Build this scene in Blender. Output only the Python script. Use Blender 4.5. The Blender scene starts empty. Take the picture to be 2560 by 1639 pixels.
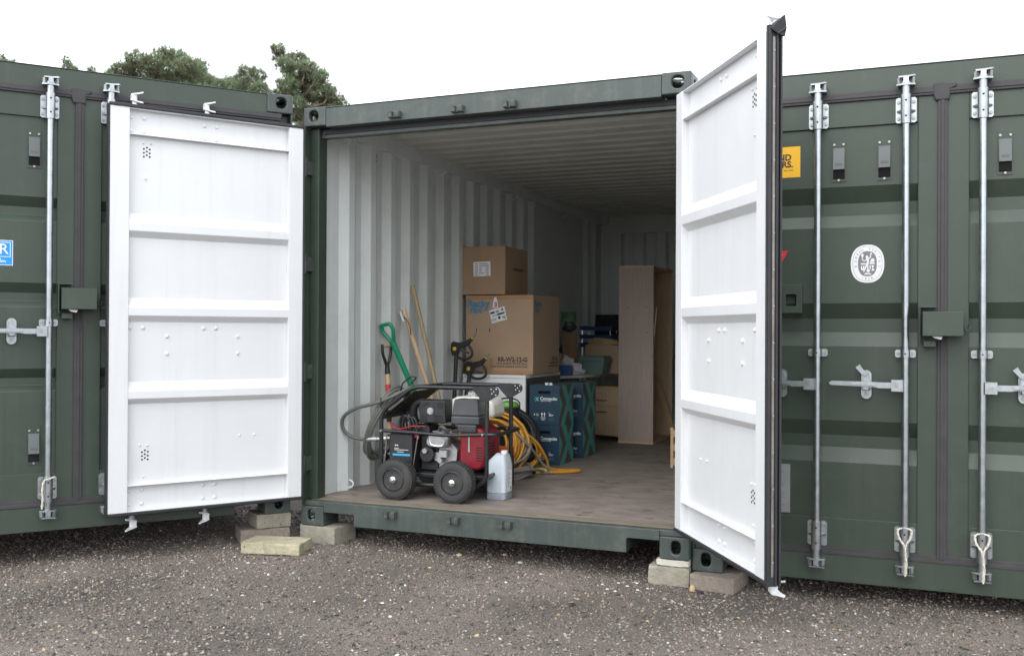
import bpy, bmesh, math, random
import numpy as np
from mathutils import Vector, Matrix

# ------------------------------------------------------------------ camera, sky, sun, exposure
scene = bpy.context.scene
col = scene.collection
random.seed(7)
rng = np.random.default_rng(7)
R = math.radians

CAM = Vector((3.582, -5.1655, 1.2018))
YAW, PITCH, ROLL = -0.3967, 0.0043, 0.005
fw = Vector((math.sin(YAW) * math.cos(PITCH), math.cos(YAW) * math.cos(PITCH), math.sin(PITCH)))
rt = Vector((math.cos(YAW), -math.sin(YAW), 0))
up = rt.cross(fw)
r2 = math.cos(ROLL) * rt + math.sin(ROLL) * up
u2 = -math.sin(ROLL) * rt + math.cos(ROLL) * up
cam_data = bpy.data.cameras.new('camera')
cam_data.sensor_width = 36.0
cam_data.lens = 2466 * 36 / 2560
cam_data.clip_start = 0.05
cam_data.clip_end = 600
cam_data.dof.use_dof = True
cam_data.dof.focus_distance = 6.3
cam_data.dof.aperture_fstop = 4.5
cam = bpy.data.objects.new('camera', cam_data)
m = Matrix((r2, u2, -fw)).transposed().to_4x4()
m.translation = CAM
cam.matrix_world = m
col.objects.link(cam)
scene.camera = cam

SUN_EL = R(42)                          # overcast: a broad, weak sun behind the camera
world = bpy.data.worlds.new('World')
scene.world = world
world.use_nodes = True
nt = world.node_tree
nt.nodes.clear()
wo = nt.nodes.new('ShaderNodeOutputWorld')
bg = nt.nodes.new('ShaderNodeBackground')
sky = nt.nodes.new('ShaderNodeTexSky')
sky.sky_type = 'NISHITA'
sky.sun_disc = False
sky.sun_elevation = SUN_EL
sky.sun_rotation = math.atan2(-0.10, -0.995)
sky.air_density = 1.0
sky.dust_density = 4.0
hs = nt.nodes.new('ShaderNodeHueSaturation')
hs.inputs['Saturation'].default_value = 0.18
cloud = nt.nodes.new('ShaderNodeMix')
cloud.data_type = 'RGBA'
cloud.inputs[0].default_value = 0.8      # closed cloud cover over the clear sky
cloud.inputs[7].default_value = (9.4, 9.9, 10.4, 1)
nt.links.new(sky.outputs[0], hs.inputs['Color'])
nt.links.new(hs.outputs[0], cloud.inputs[6])
nt.links.new(cloud.outputs[2], bg.inputs[0])
bg.inputs[1].default_value = 0.10
nt.links.new(bg.outputs[0], wo.inputs[0])

sun_data = bpy.data.lights.new('sun', 'SUN')
sun_data.energy = 0.5
sun_data.angle = R(60)
sun_data.color = (1.0, 0.97, 0.93)
sun = bpy.data.objects.new('sun', sun_data)
sd = Vector((-0.10 * math.cos(SUN_EL), -0.995 * math.cos(SUN_EL), math.sin(SUN_EL))).normalized()
sun.rotation_euler = sd.to_track_quat('Z', 'Y').to_euler()
sun.location = (0, -10, 12)
col.objects.link(sun)

scene.view_settings.view_transform = 'Standard'
scene.view_settings.look = 'None'
scene.view_settings.exposure = 1.35
scene.view_settings.gamma = 1.0
scene.view_settings.use_curve_mapping = False
scene.cycles.max_bounces = 14
scene.cycles.diffuse_bounces = 12
scene.cycles.use_denoising = True


# ------------------------------------------------------------------ materials
def new_mat(name):
    mt = bpy.data.materials.new(name)
    mt.use_nodes = True
    return mt, mt.node_tree, mt.node_tree.nodes['Principled BSDF']


def mat(name, color, rough=0.5, metal=0.0, var=0.12, scale=6.0, bump=0.0, bscale=60.0, spec=0.5,
        dirt=None, dirt_amt=0.0, dirt_scale=3.0, stretch=None, coat=0.0, scuff=None, scuff_amt=0.0, scuff_map=(9, 9, 2.2), scuff_at=0.66, streak=None, streak_amt=0.0):
    """painted / moulded surface with grain, wear and fine relief"""
    mt, t, b = new_mat(name)
    n, l = t.nodes, t.links
    tc = n.new('ShaderNodeTexCoord')
    src = tc.outputs['Object']
    if stretch:
        mp = n.new('ShaderNodeMapping')
        mp.inputs['Scale'].default_value = stretch
        l.new(src, mp.inputs[0])
        src = mp.outputs[0]
    nz = n.new('ShaderNodeTexNoise')
    nz.inputs['Scale'].default_value = scale
    nz.inputs['Detail'].default_value = 8
    nz.inputs['Roughness'].default_value = 0.62
    l.new(src, nz.inputs['Vector'])
    cr = n.new('ShaderNodeValToRGB')
    c = np.array(color[:3])
    cr.color_ramp.elements[0].position = 0.3
    cr.color_ramp.elements[1].position = 0.7
    cr.color_ramp.elements[0].color = (*np.clip(c * (1 - var), 0, 1), 1)
    cr.color_ramp.elements[1].color = (*np.clip(c * (1 + var), 0, 1), 1)
    l.new(nz.outputs[0], cr.inputs[0])
    out = cr.outputs[0]
    if dirt is not None:
        d = n.new('ShaderNodeTexNoise')
        d.inputs['Scale'].default_value = dirt_scale
        d.inputs['Detail'].default_value = 12
        d.inputs['Roughness'].default_value = 0.75
        l.new(src, d.inputs['Vector'])
        dr = n.new('ShaderNodeValToRGB')
        dr.color_ramp.elements[0].position = 0.5
        dr.color_ramp.elements[1].position = 0.74
        l.new(d.outputs[0], dr.inputs[0])
        ml = n.new('ShaderNodeMath')
        ml.operation = 'MULTIPLY'
        ml.inputs[1].default_value = dirt_amt
        l.new(dr.outputs[0], ml.inputs[0])
        mx = n.new('ShaderNodeMix')
        mx.data_type = 'RGBA'
        mx.inputs[7].default_value = (*dirt, 1)
        l.new(ml.outputs[0], mx.inputs[0])
        l.new(out, mx.inputs[6])
        out = mx.outputs[2]
    for colr, amt, mp_, lo, hi in ((scuff, scuff_amt, scuff_map, scuff_at, scuff_at + 0.05), (streak, streak_amt, (16, 16, 0.5), 0.52, 0.80)):
        if colr is None:
            continue
        mq = n.new('ShaderNodeMapping')
        mq.inputs['Scale'].default_value = mp_
        l.new(tc.outputs['Object'], mq.inputs[0])
        d = n.new('ShaderNodeTexNoise')
        d.inputs['Scale'].default_value = 1.0
        d.inputs['Detail'].default_value = 10
        d.inputs['Roughness'].default_value = 0.7
        d.inputs['Distortion'].default_value = 0.4
        l.new(mq.outputs[0], d.inputs['Vector'])
        q = n.new('ShaderNodeMapRange')
        q.inputs['From Min'].default_value = lo
        q.inputs['From Max'].default_value = hi
        q.inputs['To Max'].default_value = amt
        l.new(d.outputs[0], q.inputs[0])
        mx = n.new('ShaderNodeMix')
        mx.data_type = 'RGBA'
        mx.inputs[7].default_value = (*colr, 1)
        l.new(q.outputs[0], mx.inputs[0])
        l.new(out, mx.inputs[6])
        out = mx.outputs[2]
    l.new(out, b.inputs['Base Color'])
    rr = n.new('ShaderNodeMapRange')
    rr.inputs['To Min'].default_value = max(0.02, rough - 0.08)
    rr.inputs['To Max'].default_value = min(1, rough + 0.1)
    l.new(nz.outputs[0], rr.inputs[0])
    l.new(rr.outputs[0], b.inputs['Roughness'])
    b.inputs['Metallic'].default_value = metal
    b.inputs['Specular IOR Level'].default_value = spec
    b.inputs['Coat Weight'].default_value = coat
    if bump > 0:
        bn = n.new('ShaderNodeTexNoise')
        bn.inputs['Scale'].default_value = bscale
        bn.inputs['Detail'].default_value = 5
        l.new(src, bn.inputs['Vector'])
        bp = n.new('ShaderNodeBump')
        bp.inputs['Strength'].default_value = bump
        bp.inputs['Distance'].default_value = 0.004
        l.new(bn.outputs[0], bp.inputs['Height'])
        l.new(bp.outputs[0], b.inputs['Normal'])
    return mt


M = {}
GREEN = (0.037, 0.053, 0.038)
M['green'] = mat('green_paint', GREEN, 0.42, var=0.12, scale=1.6, bump=0.10, bscale=5, dirt=(0.10, 0.11, 0.10), dirt_amt=0.22, dirt_scale=5, scuff=(0.20, 0.21, 0.19), scuff_amt=0.35, scuff_map=(14, 14, 5), scuff_at=0.70, streak=(0.075, 0.083, 0.068), streak_amt=0.35)
M['green_worn'] = mat('green_paint_worn', (0.050, 0.065, 0.060), 0.42, var=0.14, scale=4, bump=0.12, bscale=18, dirt=(0.20, 0.17, 0.13), dirt_amt=0.35, dirt_scale=9, scuff=(0.24, 0.13, 0.07), scuff_amt=0.7, scuff_map=(8, 8, 14), scuff_at=0.68, streak=(0.12, 0.125, 0.11), streak_amt=0.5)
M['white'] = mat('white_paint', (0.675, 0.685, 0.70), 0.38, var=0.02, scale=3, bump=0.03, bscale=5, dirt=(0.52, 0.52, 0.52), dirt_amt=0.18, dirt_scale=4, scuff=(0.28, 0.25, 0.22), scuff_amt=0.40, scuff_map=(10, 10, 7), scuff_at=0.72, streak=(0.48, 0.47, 0.45), streak_amt=0.30)
M['inner'] = mat('light_grey_lining_paint', (0.64, 0.67, 0.66), 0.45, var=0.04, scale=3, bump=0.03, bscale=6, dirt=(0.33, 0.31, 0.27), dirt_amt=0.25, dirt_scale=4, scuff=(0.16, 0.12, 0.09), scuff_amt=0.45, scuff_map=(9, 9, 5), scuff_at=0.71, streak=(0.40, 0.39, 0.36), streak_amt=0.3)
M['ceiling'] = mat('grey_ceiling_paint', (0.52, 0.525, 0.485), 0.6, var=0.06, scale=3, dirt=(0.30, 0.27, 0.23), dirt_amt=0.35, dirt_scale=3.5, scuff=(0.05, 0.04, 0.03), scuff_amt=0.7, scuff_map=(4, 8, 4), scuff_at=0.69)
M['rubber'] = mat('black_rubber', (0.022, 0.022, 0.026), 0.55, var=0.25, scale=12, bump=0.05, bscale=40)
M['rubber_grey'] = mat('faded_rubber', (0.042, 0.040, 0.043), 0.6, var=0.22, scale=10)
M['galv'] = mat('galvanised_steel', (0.42, 0.45, 0.47), 0.33, metal=0.95, var=0.14, scale=26, bump=0.03, bscale=60)
M['galv_cast'] = mat('galvanised_casting', (0.40, 0.425, 0.44), 0.36, metal=0.95, var=0.16, scale=30, bump=0.12, bscale=90)
M['bolt'] = mat('dull_steel', (0.34, 0.35, 0.35), 0.45, metal=0.8, var=0.15, scale=40)
M['chrome'] = mat('bright_steel', (0.75, 0.75, 0.76), 0.18, metal=1.0, var=0.05)
M['rusty'] = mat('rusty_strip', (0.24, 0.22, 0.20), 0.5, metal=0.55, var=0.2, scale=20, dirt=(0.16, 0.07, 0.035), dirt_amt=0.8, dirt_scale=16)
M['hole'] = mat('dark_hole', (0.012, 0.012, 0.012), 0.9, var=0.1)
M['ventgrey'] = mat('grey_vent_plastic', (0.095, 0.105, 0.108), 0.5, var=0.06)
M['worn_edge'] = mat('worn_timber_edge', (0.20, 0.165, 0.125), 0.75, var=0.35, scale=12, bump=0.2, bscale=50, dirt=(0.05, 0.065, 0.05), dirt_amt=0.7, dirt_scale=6, stretch=(0.6, 4, 1))
M['ply'] = mat('container_floor_plywood', (0.205, 0.174, 0.152), 0.66, var=0.30, scale=5, bump=0.15, bscale=40, dirt=(0.36, 0.32, 0.28), dirt_amt=0.45, dirt_scale=4, stretch=(1, 1.7, 1), scuff=(0.085, 0.070, 0.060), scuff_amt=0.7, scuff_map=(3.5, 5, 6), scuff_at=0.58)
M['concrete'] = mat('concrete_block', (0.30, 0.275, 0.23), 0.92, var=0.22, scale=14, bump=1.0, bscale=70, dirt=(0.17, 0.18, 0.07), dirt_amt=0.55, dirt_scale=5, spec=0.2, scuff=(0.07, 0.06, 0.05), scuff_amt=0.75, scuff_map=(55, 55, 55), scuff_at=0.60)
M['concrete_grey'] = mat('grey_concrete_block', (0.25, 0.21, 0.18), 0.92, var=0.22, scale=30, bump=1.0, bscale=80, dirt=(0.16, 0.14, 0.10), dirt_amt=0.35, dirt_scale=7, spec=0.2, scuff=(0.07, 0.06, 0.05), scuff_amt=0.75, scuff_map=(55, 55, 55), scuff_at=0.60)
M['moss'] = mat('mossy_concrete', (0.40, 0.365, 0.26), 0.92, var=0.30, scale=10, bump=1.0, bscale=60, dirt=(0.21, 0.20, 0.10), dirt_amt=0.6, dirt_scale=7, spec=0.2, scuff=(0.07, 0.06, 0.05), scuff_amt=0.75, scuff_map=(55, 55, 55), scuff_at=0.60)
M['shim'] = mat('pale_shim_block', (0.52, 0.50, 0.43), 0.85, var=0.12, scale=10, bump=0.3, bscale=60, spec=0.2)
M['card'] = mat('brown_cardboard', (0.40, 0.285, 0.195), 0.8, var=0.07, scale=4, bump=0.08, bscale=30, dirt=(0.32, 0.20, 0.11), dirt_amt=0.25, spec=0.2)
M['card_dark'] = mat('dark_cardboard', (0.345, 0.235, 0.155), 0.8, var=0.08, scale=4, bump=0.08, bscale=30, spec=0.2)
M['tape'] = mat('brown_packing_tape', (0.40, 0.23, 0.12), 0.22, var=0.08, scale=9)
M['paper'] = mat('white_paper', (0.74, 0.74, 0.76), 0.7, var=0.03)
M['ink'] = mat('black_ink', (0.025, 0.025, 0.03), 0.6, var=0.05)
M['ink_brown'] = mat('brown_ink', (0.095, 0.062, 0.045), 0.8, var=0.08)
M['ink_blue'] = mat('blue_ink', (0.05, 0.235, 0.36), 0.7, var=0.08)
M['ink_red'] = mat('red_ink', (0.55, 0.05, 0.05), 0.6, var=0.05)
M['navy'] = mat('navy_printed_card', (0.009, 0.040, 0.074), 0.55, var=0.08, bump=0.04, bscale=30)
M['boxgrey'] = mat('dark_grey_printed_card', (0.10, 0.092, 0.09), 0.6, var=0.08)
M['teal'] = mat('teal_printed_card', (0.08, 0.34, 0.30), 0.55, var=0.06)
M['teal_light'] = mat('light_teal_ink', (0.16, 0.55, 0.55), 0.5, var=0.05)
M['whiteink'] = mat('white_ink', (0.72, 0.74, 0.76), 0.6, var=0.03)
M['cabwhite'] = mat('white_laminate', (0.78, 0.79, 0.80), 0.35, var=0.02)
M['cabgrey'] = mat('grey_laminate', (0.10, 0.092, 0.088), 0.45, var=0.06)
M['oak'] = mat('pale_wood_laminate', (0.42, 0.34, 0.285), 0.5, var=0.10, scale=8, stretch=(7, 7, 0.7))
M['oak_warm'] = mat('warm_wood_laminate', (0.58, 0.43, 0.28), 0.5, var=0.10, scale=8, stretch=(7, 7, 0.7))
M['pine'] = mat('bare_timber', (0.52, 0.35, 0.20), 0.65, var=0.16, scale=9, stretch=(9, 9, 0.8))
M['ash'] = mat('ash_handle', (0.56, 0.40, 0.25), 0.5, var=0.14, scale=9, stretch=(9, 9, 0.8))
M['oldwood'] = mat('aged_handle', (0.34, 0.245, 0.14), 0.6, var=0.2, scale=9, stretch=(9, 9, 0.8))
M['greenplastic'] = mat('green_plastic', (0.010, 0.23, 0.115), 0.35, var=0.06)
M['black'] = mat('black_powder_coat', (0.014, 0.015, 0.017), 0.34, var=0.15, scale=14, dirt=(0.07, 0.065, 0.06), dirt_amt=0.3, dirt_scale=14)
M['blackmatt'] = mat('black_plastic', (0.018, 0.018, 0.020), 0.5, var=0.2, scale=10, dirt=(0.06, 0.055, 0.05), dirt_amt=0.4, dirt_scale=14)
M['darkgrey'] = mat('dark_grey_plastic', (0.050, 0.053, 0.058), 0.45, var=0.1, scale=10, dirt=(0.11, 0.105, 0.10), dirt_amt=0.4, dirt_scale=16, bump=0.15, bscale=60)
M['tyre'] = mat('tyre_rubber', (0.034, 0.034, 0.035), 0.75, var=0.3, scale=16, bump=0.2, bscale=80, dirt=(0.13, 0.11, 0.09), dirt_amt=0.4, dirt_scale=10)
M['rim'] = mat('black_rim', (0.022, 0.023, 0.026), 0.42, var=0.2, scale=8, dirt=(0.10, 0.09, 0.08), dirt_amt=0.25, dirt_scale=7)
M['engred'] = mat('red_engine_cowl', (0.21, 0.008, 0.018), 0.36, var=0.18, scale=8, dirt=(0.12, 0.06, 0.05), dirt_amt=0.5, dirt_scale=13)
M['cream'] = mat('cream_fuel_tank', (0.66, 0.65, 0.58), 0.3, var=0.04)
M['alloy'] = mat('cast_alloy', (0.42, 0.42, 0.42), 0.45, metal=0.75, var=0.2, scale=22, bump=0.2, bscale=60)
M['brass'] = mat('brass_fitting', (0.55, 0.38, 0.10), 0.35, metal=0.9, var=0.15, scale=14)
M['hose'] = mat('grey_hose', (0.105, 0.105, 0.095), 0.55, var=0.2, scale=12, bump=0.06, bscale=60)
M['hose_black'] = mat('black_hose', (0.02, 0.02, 0.022), 0.45, var=0.2, scale=12)
M['yellowcable'] = mat('yellow_cable', (0.50, 0.235, 0.02), 0.45, var=0.14, scale=10)
M['greycable'] = mat('grey_cable', (0.21, 0.185, 0.165), 0.6, var=0.16, scale=10)
M['redcable'] = mat('red_cable', (0.32, 0.01, 0.03), 0.4, var=0.1)
M['orange'] = mat('orange_plastic', (0.72, 0.13, 0.02), 0.45, var=0.08)
M['lime'] = mat('lime_plastic', (0.13, 0.36, 0.045), 0.4, var=0.08)
M['yellowplastic'] = mat('yellow_plastic', (0.62, 0.42, 0.03), 0.4, var=0.08)
M['hdpe'] = mat('translucent_white_plastic', (0.52, 0.58, 0.63), 0.42, var=0.03, bump=0.03, bscale=10)
M['hdpe'].node_tree.nodes['Principled BSDF'].inputs['Subsurface Weight'].default_value = 0.25
M['hdpe'].node_tree.nodes['Principled BSDF'].inputs['Subsurface Radius'].default_value = (0.02, 0.02, 0.02)
M['liquid'] = mat('liquid_seen_through_plastic', (0.27, 0.29, 0.34), 0.42, var=0.06)
M['sticker_yellow'] = mat('yellow_vinyl', (0.78, 0.42, 0.02), 0.4, var=0.03)
M['sticker_blue'] = mat('blue_vinyl', (0.01, 0.26, 0.75), 0.4, var=0.03)
M['sticker_white'] = mat('white_vinyl', (0.80, 0.80, 0.82), 0.4, var=0.02)
M['sticker_grey'] = mat('grey_print', (0.20, 0.19, 0.20), 0.5, var=0.05)
M['sticker_red'] = mat('red_vinyl', (0.72, 0.02, 0.03), 0.4, var=0.05)
M['plate'] = mat('aluminium_plate', (0.30, 0.31, 0.31), 0.45, metal=0.4, var=0.08)
M['cyan'] = mat('cyan_print', (0.03, 0.36, 0.62), 0.4, var=0.05)
M['tealbox'] = mat('teal_plastic_tub', (0.13, 0.21, 0.19), 0.5, var=0.1)
M['bluebox'] = mat('blue_carton', (0.02, 0.085, 0.25), 0.5, var=0.08)
M['bluetray'] = mat('blue_letter_tray', (0.018, 0.040, 0.15), 0.35, var=0.1)
M['glassgreen'] = mat('green_printed_tin', (0.10, 0.19, 0.09), 0.4, var=0.6, scale=14)
M['kraft'] = mat('kraft_paper', (0.38, 0.29, 0.15), 0.8, var=0.15)
M['bark'] = mat('pine_bark', (0.17, 0.13, 0.105), 0.9, var=0.3, scale=8, bump=0.4, bscale=20, spec=0.1)
M['screen'] = mat('black_screen', (0.010, 0.011, 0.012), 0.25, var=0.1)
M['rope'] = mat('pale_rope', (0.58, 0.55, 0.48), 0.8, var=0.25, scale=90, bump=0.5, bscale=200)
M['desk'] = mat('grey_white_desk_top', (0.60, 0.60, 0.58), 0.4, var=0.04)
M['deskframe'] = mat('grey_desk_frame', (0.15, 0.145, 0.16), 0.45, var=0.05)
M['white_cast'] = mat('white_painted_casting', (0.72, 0.735, 0.75), 0.45, var=0.06, scale=20, bump=0.2, bscale=50)
M['green_cast'] = mat('green_painted_casting', (0.055, 0.068, 0.058), 0.5, var=0.2, scale=20, bump=0.3, bscale=50, dirt=(0.28, 0.27, 0.24), dirt_amt=0.5, dirt_scale=14)
M['litter_pale'] = mat('pale_litter', (0.62, 0.60, 0.56), 0.8, var=0.2, scale=30)
M['litter_tan'] = mat('tan_litter', (0.50, 0.36, 0.19), 0.8, var=0.25, scale=30)
M['litter_black'] = mat('black_plastic_scrap', (0.02, 0.02, 0.022), 0.5, var=0.2)


def needle_mat():
    mt, t, b = new_mat('pine_needles')
    n, l = t.nodes, t.links
    at = n.new('ShaderNodeAttribute')
    at.attribute_name = 'tone'
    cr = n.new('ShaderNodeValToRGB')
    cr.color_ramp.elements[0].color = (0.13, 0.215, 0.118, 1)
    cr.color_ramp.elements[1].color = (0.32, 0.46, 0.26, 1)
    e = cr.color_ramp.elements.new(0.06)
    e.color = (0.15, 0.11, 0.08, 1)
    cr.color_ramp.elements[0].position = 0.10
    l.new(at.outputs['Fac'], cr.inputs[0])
    l.new(cr.outputs[0], b.inputs['Base Color'])
    tr = n.new('ShaderNodeBsdfTranslucent')
    l.new(cr.outputs[0], tr.inputs['Color'])
    ms = n.new('ShaderNodeMixShader')
    ms.inputs[0].default_value = 0.5
    l.new(b.outputs[0], ms.inputs[1])
    l.new(tr.outputs[0], ms.inputs[2])
    l.new(ms.outputs[0], n['Material Output'].inputs[0])
    b.inputs['Roughness'].default_value = 0.6
    b.inputs['Specular IOR Level'].default_value = 0.3
    return mt


M['needles'] = needle_mat()


def ground_mat():
    mt, t, b = new_mat('asphalt_planings_ground')
    n, l = t.nodes, t.links
    tc = n.new('ShaderNodeTexCoord')
    n1 = n.new('ShaderNodeTexNoise')
    n1.inputs['Scale'].default_value = 0.9
    n1.inputs['Detail'].default_value = 6
    n2 = n.new('ShaderNodeTexNoise')
    n2.inputs['Scale'].default_value = 140
    n2.inputs['Detail'].default_value = 6
    vo = n.new('ShaderNodeTexVoronoi')
    vo.inputs['Scale'].default_value = 110
    for q in (n1, n2, vo):
        l.new(tc.outputs['Object'], q.inputs['Vector'])
    c1 = n.new('ShaderNodeValToRGB')
    c1.color_ramp.elements[0].color = (0.118, 0.102, 0.091, 1)
    c1.color_ramp.elements[1].color = (0.240, 0.207, 0.180, 1)
    c1.color_ramp.elements[0].position = 0.35
    c1.color_ramp.elements[1].position = 0.65
    l.new(n1.outputs[0], c1.inputs[0])
    hs2 = n.new('ShaderNodeHueSaturation')
    mr = n.new('ShaderNodeMapRange')
    mr.inputs['To Min'].default_value = 0.35
    mr.inputs['To Max'].default_value = 1.6
    l.new(n2.outputs[0], mr.inputs[0])
    l.new(mr.outputs[0], hs2.inputs['Value'])
    l.new(c1.outputs[0], hs2.inputs['Color'])
    l.new(hs2.outputs[0], b.inputs['Base Color'])
    b.inputs['Roughness'].default_value = 0.9
    b.inputs['Specular IOR Level'].default_value = 0.25
    bp = n.new('ShaderNodeBump')
    bp.inputs['Strength'].default_value = 0.9
    bp.inputs['Distance'].default_value = 0.012
    l.new(vo.outputs['Distance'], bp.inputs['Height'])
    l.new(bp.outputs[0], b.inputs['Normal'])
    return mt


def stone_mat():
    mt, t, b = new_mat('gravel_stones')
    n, l = t.nodes, t.links
    at = n.new('ShaderNodeAttribute')
    at.attribute_name = 'tint'
    l.new(at.outputs['Color'], b.inputs['Base Color'])
    b.inputs['Roughness'].default_value = 0.85
    b.inputs['Specular IOR Level'].default_value = 0.3
    return mt


M['ground'] = ground_mat()
M['stones'] = stone_mat()


# ------------------------------------------------------------------ mesh helpers
class MB:
    def __init__(self):
        self.v, self.f, self.mi = [], [], []

    def add(self, verts, faces, mi=0, T=None):
        o = len(self.v)
        if T is not None:
            verts = [T @ Vector(p) for p in verts]
        self.v += [tuple(p) for p in verts]
        self.f += [tuple(i + o for i in f) for f in faces]
        self.mi += [mi] * len(faces)
        return self

    def box(self, x0, x1, y0, y1, z0, z1, mi=0, T=None):
        v = [(x0, y0, z0), (x1, y0, z0), (x1, y1, z0), (x0, y1, z0), (x0, y0, z1), (x1, y0, z1), (x1, y1, z1), (x0, y1, z1)]
        f = [(0, 3, 2, 1), (4, 5, 6, 7), (0, 1, 5, 4), (1, 2, 6, 5), (2, 3, 7, 6), (3, 0, 4, 7)]
        return self.add(v, f, mi, T)

    def cbox(self, c, s, mi=0, T=None):
        return self.box(c[0] - s[0] / 2, c[0] + s[0] / 2, c[1] - s[1] / 2, c[1] + s[1] / 2, c[2] - s[2] / 2, c[2] + s[2] / 2, mi, T)

    def prism(self, poly, axis, a, b, mi=0, T=None):
        """poly: 2D points in the two other axes (order kept), extruded on axis from a to b"""
        n = len(poly)
        def p3(p, h):
            return {'x': (h, p[0], p[1]), 'y': (p[0], h, p[1]), 'z': (p[0], p[1], h)}[axis]
        v = [p3(p, a) for p in poly] + [p3(p, b) for p in poly]
        f = [tuple(range(n)), tuple(range(2 * n - 1, n - 1, -1))]
        f += [(i, i + n, (i + 1) % n + n, (i + 1) % n) for i in range(n)]
        return self.add(v, f, mi, T)

    def cyl(self, p0, p1, r0, r1=None, n=14, mi=0, T=None, cap=True):
        r1 = r0 if r1 is None else r1
        p0, p1 = Vector(p0), Vector(p1)
        q = (p1 - p0).to_track_quat('Z', 'Y')
        v = []
        for p, r in ((p0, r0), (p1, r1)):
            for i in range(n):
                a = 2 * math.pi * i / n
                v.append(p + q @ Vector((r * math.cos(a), r * math.sin(a), 0)))
        f = [(i, (i + 1) % n, (i + 1) % n + n, i + n) for i in range(n)]
        if cap:
            f += [tuple(range(n - 1, -1, -1)), tuple(range(n, 2 * n))]
        return self.add(v, f, mi, T)

    def tube(self, pts, r, n=10, mi=0, closed=False, T=None):
        pts = [Vector(p) for p in pts]
        rs = r if isinstance(r, (list, tuple)) else [r] * len(pts)
        N = len(pts)
        tang = []
        for i in range(N):
            a = pts[(i - 1) % N] if (closed or i > 0) else pts[i]
            b = pts[(i + 1) % N] if (closed or i < N - 1) else pts[i]
            d = b - a
            tang.append(d.normalized() if d.length > 1e-9 else Vector((0, 0, 1)))
        ref = Vector((0, 0, 1)) if abs(tang[0].z) < 0.9 else Vector((1, 0, 0))
        nrm = tang[0].cross(ref).normalized()
        v = []
        for i in range(N):
            if i > 0:
                q = tang[i - 1].rotation_difference(tang[i])
                nrm = (q @ nrm)
                nrm = (nrm - tang[i] * nrm.dot(tang[i])).normalized()
            bi = tang[i].cross(nrm)
            for k in range(n):
                a = 2 * math.pi * k / n
                v.append(pts[i] + (nrm * math.cos(a) + bi * math.sin(a)) * rs[i])
        f = []
        for i in range(N if closed else N - 1):
            j = (i + 1) % N
            for k in range(n):
                f.append((i * n + k, i * n + (k + 1) % n, j * n + (k + 1) % n, j * n + k))
        if not closed:
            f += [tuple(range(n - 1, -1, -1)), tuple(range((N - 1) * n, N * n))]
        return self.add(v, f, mi, T)

    def lathe(self, prof, n=24, mi=0, T=None):
        """prof: (radius, height) about local z"""
        v, f = [], []
        for (r, h) in prof:
            for i in range(n):
                a = 2 * math.pi * i / n
                v.append((r * math.cos(a), r * math.sin(a), h))
        for j in range(len(prof) - 1):
            for i in range(n):
                k = (i + 1) % n
                f.append((j * n + i, j * n + k, (j + 1) * n + k, (j + 1) * n + i))
        f += [tuple(range(n - 1, -1, -1)), tuple(range((len(prof) - 1) * n, len(prof) * n))]
        return self.add(v, f, mi, T)

    def sheet(self, prof, axis, a, b, mi=0, flip=False, cuts=1):
        """open corrugated sheet: prof = 2D points, extruded on axis"""
        n = len(prof)
        v = []
        for c in range(cuts + 1):
            h = a + (b - a) * c / cuts
            for p in prof:
                v.append({'x': (h, p[0], p[1]), 'y': (p[0], h, p[1]), 'z': (p[0], p[1], h)}[axis])
        f = []
        for c in range(cuts):
            for i in range(n - 1):
                q = (c * n + i, c * n + i + 1, (c + 1) * n + i + 1, (c + 1) * n + i)
                f.append(q[::-1] if flip else q)
        return self.add(v, f, mi)

    def mesh(self, name, mats, smooth=None, fix=True):
        me = bpy.data.meshes.new(name)
        me.from_pydata(self.v, [], self.f)
        for k in mats:
            me.materials.append(M[k])
        if len(mats) > 1:
            me.polygons.foreach_set('material_index', self.mi)
        if fix:
            bm = bmesh.new()
            bm.from_mesh(me)
            bmesh.ops.recalc_face_normals(bm, faces=bm.faces)
            bm.to_mesh(me)
            bm.free()
        if smooth:
            me.shade_smooth()
            me.set_sharp_from_angle(angle=R(smooth))
        me.update()
        return me


def put(name, me, parent=None, loc=(0, 0, 0), rz=0.0, bevel=0.0, segs=2):
    o = bpy.data.objects.new(name, me)
    col.objects.link(o)
    o.location = loc
    o.rotation_euler = (0, 0, rz)
    if parent is not None:
        o.parent = parent
    if bevel:
        md = o.modifiers.new('edge', 'BEVEL')
        md.width = bevel
        md.segments = segs
        md.limit_method = 'ANGLE'
        md.angle_limit = R(40)
    return o


def empty(name, loc=(0, 0, 0), rz=0.0):
    o = bpy.data.objects.new(name, None)
    o.empty_display_size = 0.1
    col.objects.link(o)
    o.location = loc
    o.rotation_euler = (0, 0, rz)
    return o


def tag(o, label=None, cat=None, group=None, kind=None):
    if label:
        o['label'] = label
    if cat:
        o['category'] = cat
    if group:
        o['group'] = group
    if kind:
        o['kind'] = kind
    return o


_tc = {}


def text2d(s, size=0.1, bold=0.0, align='LEFT', sx=1.0):
    """outline of lettering as 2D verts + faces"""
    key = (s, size, bold, align, sx)
    if key in _tc:
        return _tc[key]
    cu = bpy.data.curves.new('lettering', 'FONT')
    cu.body = s
    cu.size = size
    cu.offset = bold
    cu.align_x = align
    cu.align_y = 'CENTER'
    cu.resolution_u = 3
    ob = bpy.data.objects.new('lettering', cu)
    col.objects.link(ob)
    dg = bpy.context.evaluated_depsgraph_get()
    me = bpy.data.meshes.new_from_object(ob.evaluated_get(dg))
    vs = [(v.co.x * sx, v.co.y) for v in me.vertices]
    fs = [tuple(p.vertices) for p in me.polygons]
    bpy.data.objects.remove(ob)
    bpy.data.curves.remove(cu)
    bpy.data.meshes.remove(me)
    _tc[key] = (vs, fs)
    return vs, fs


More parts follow.
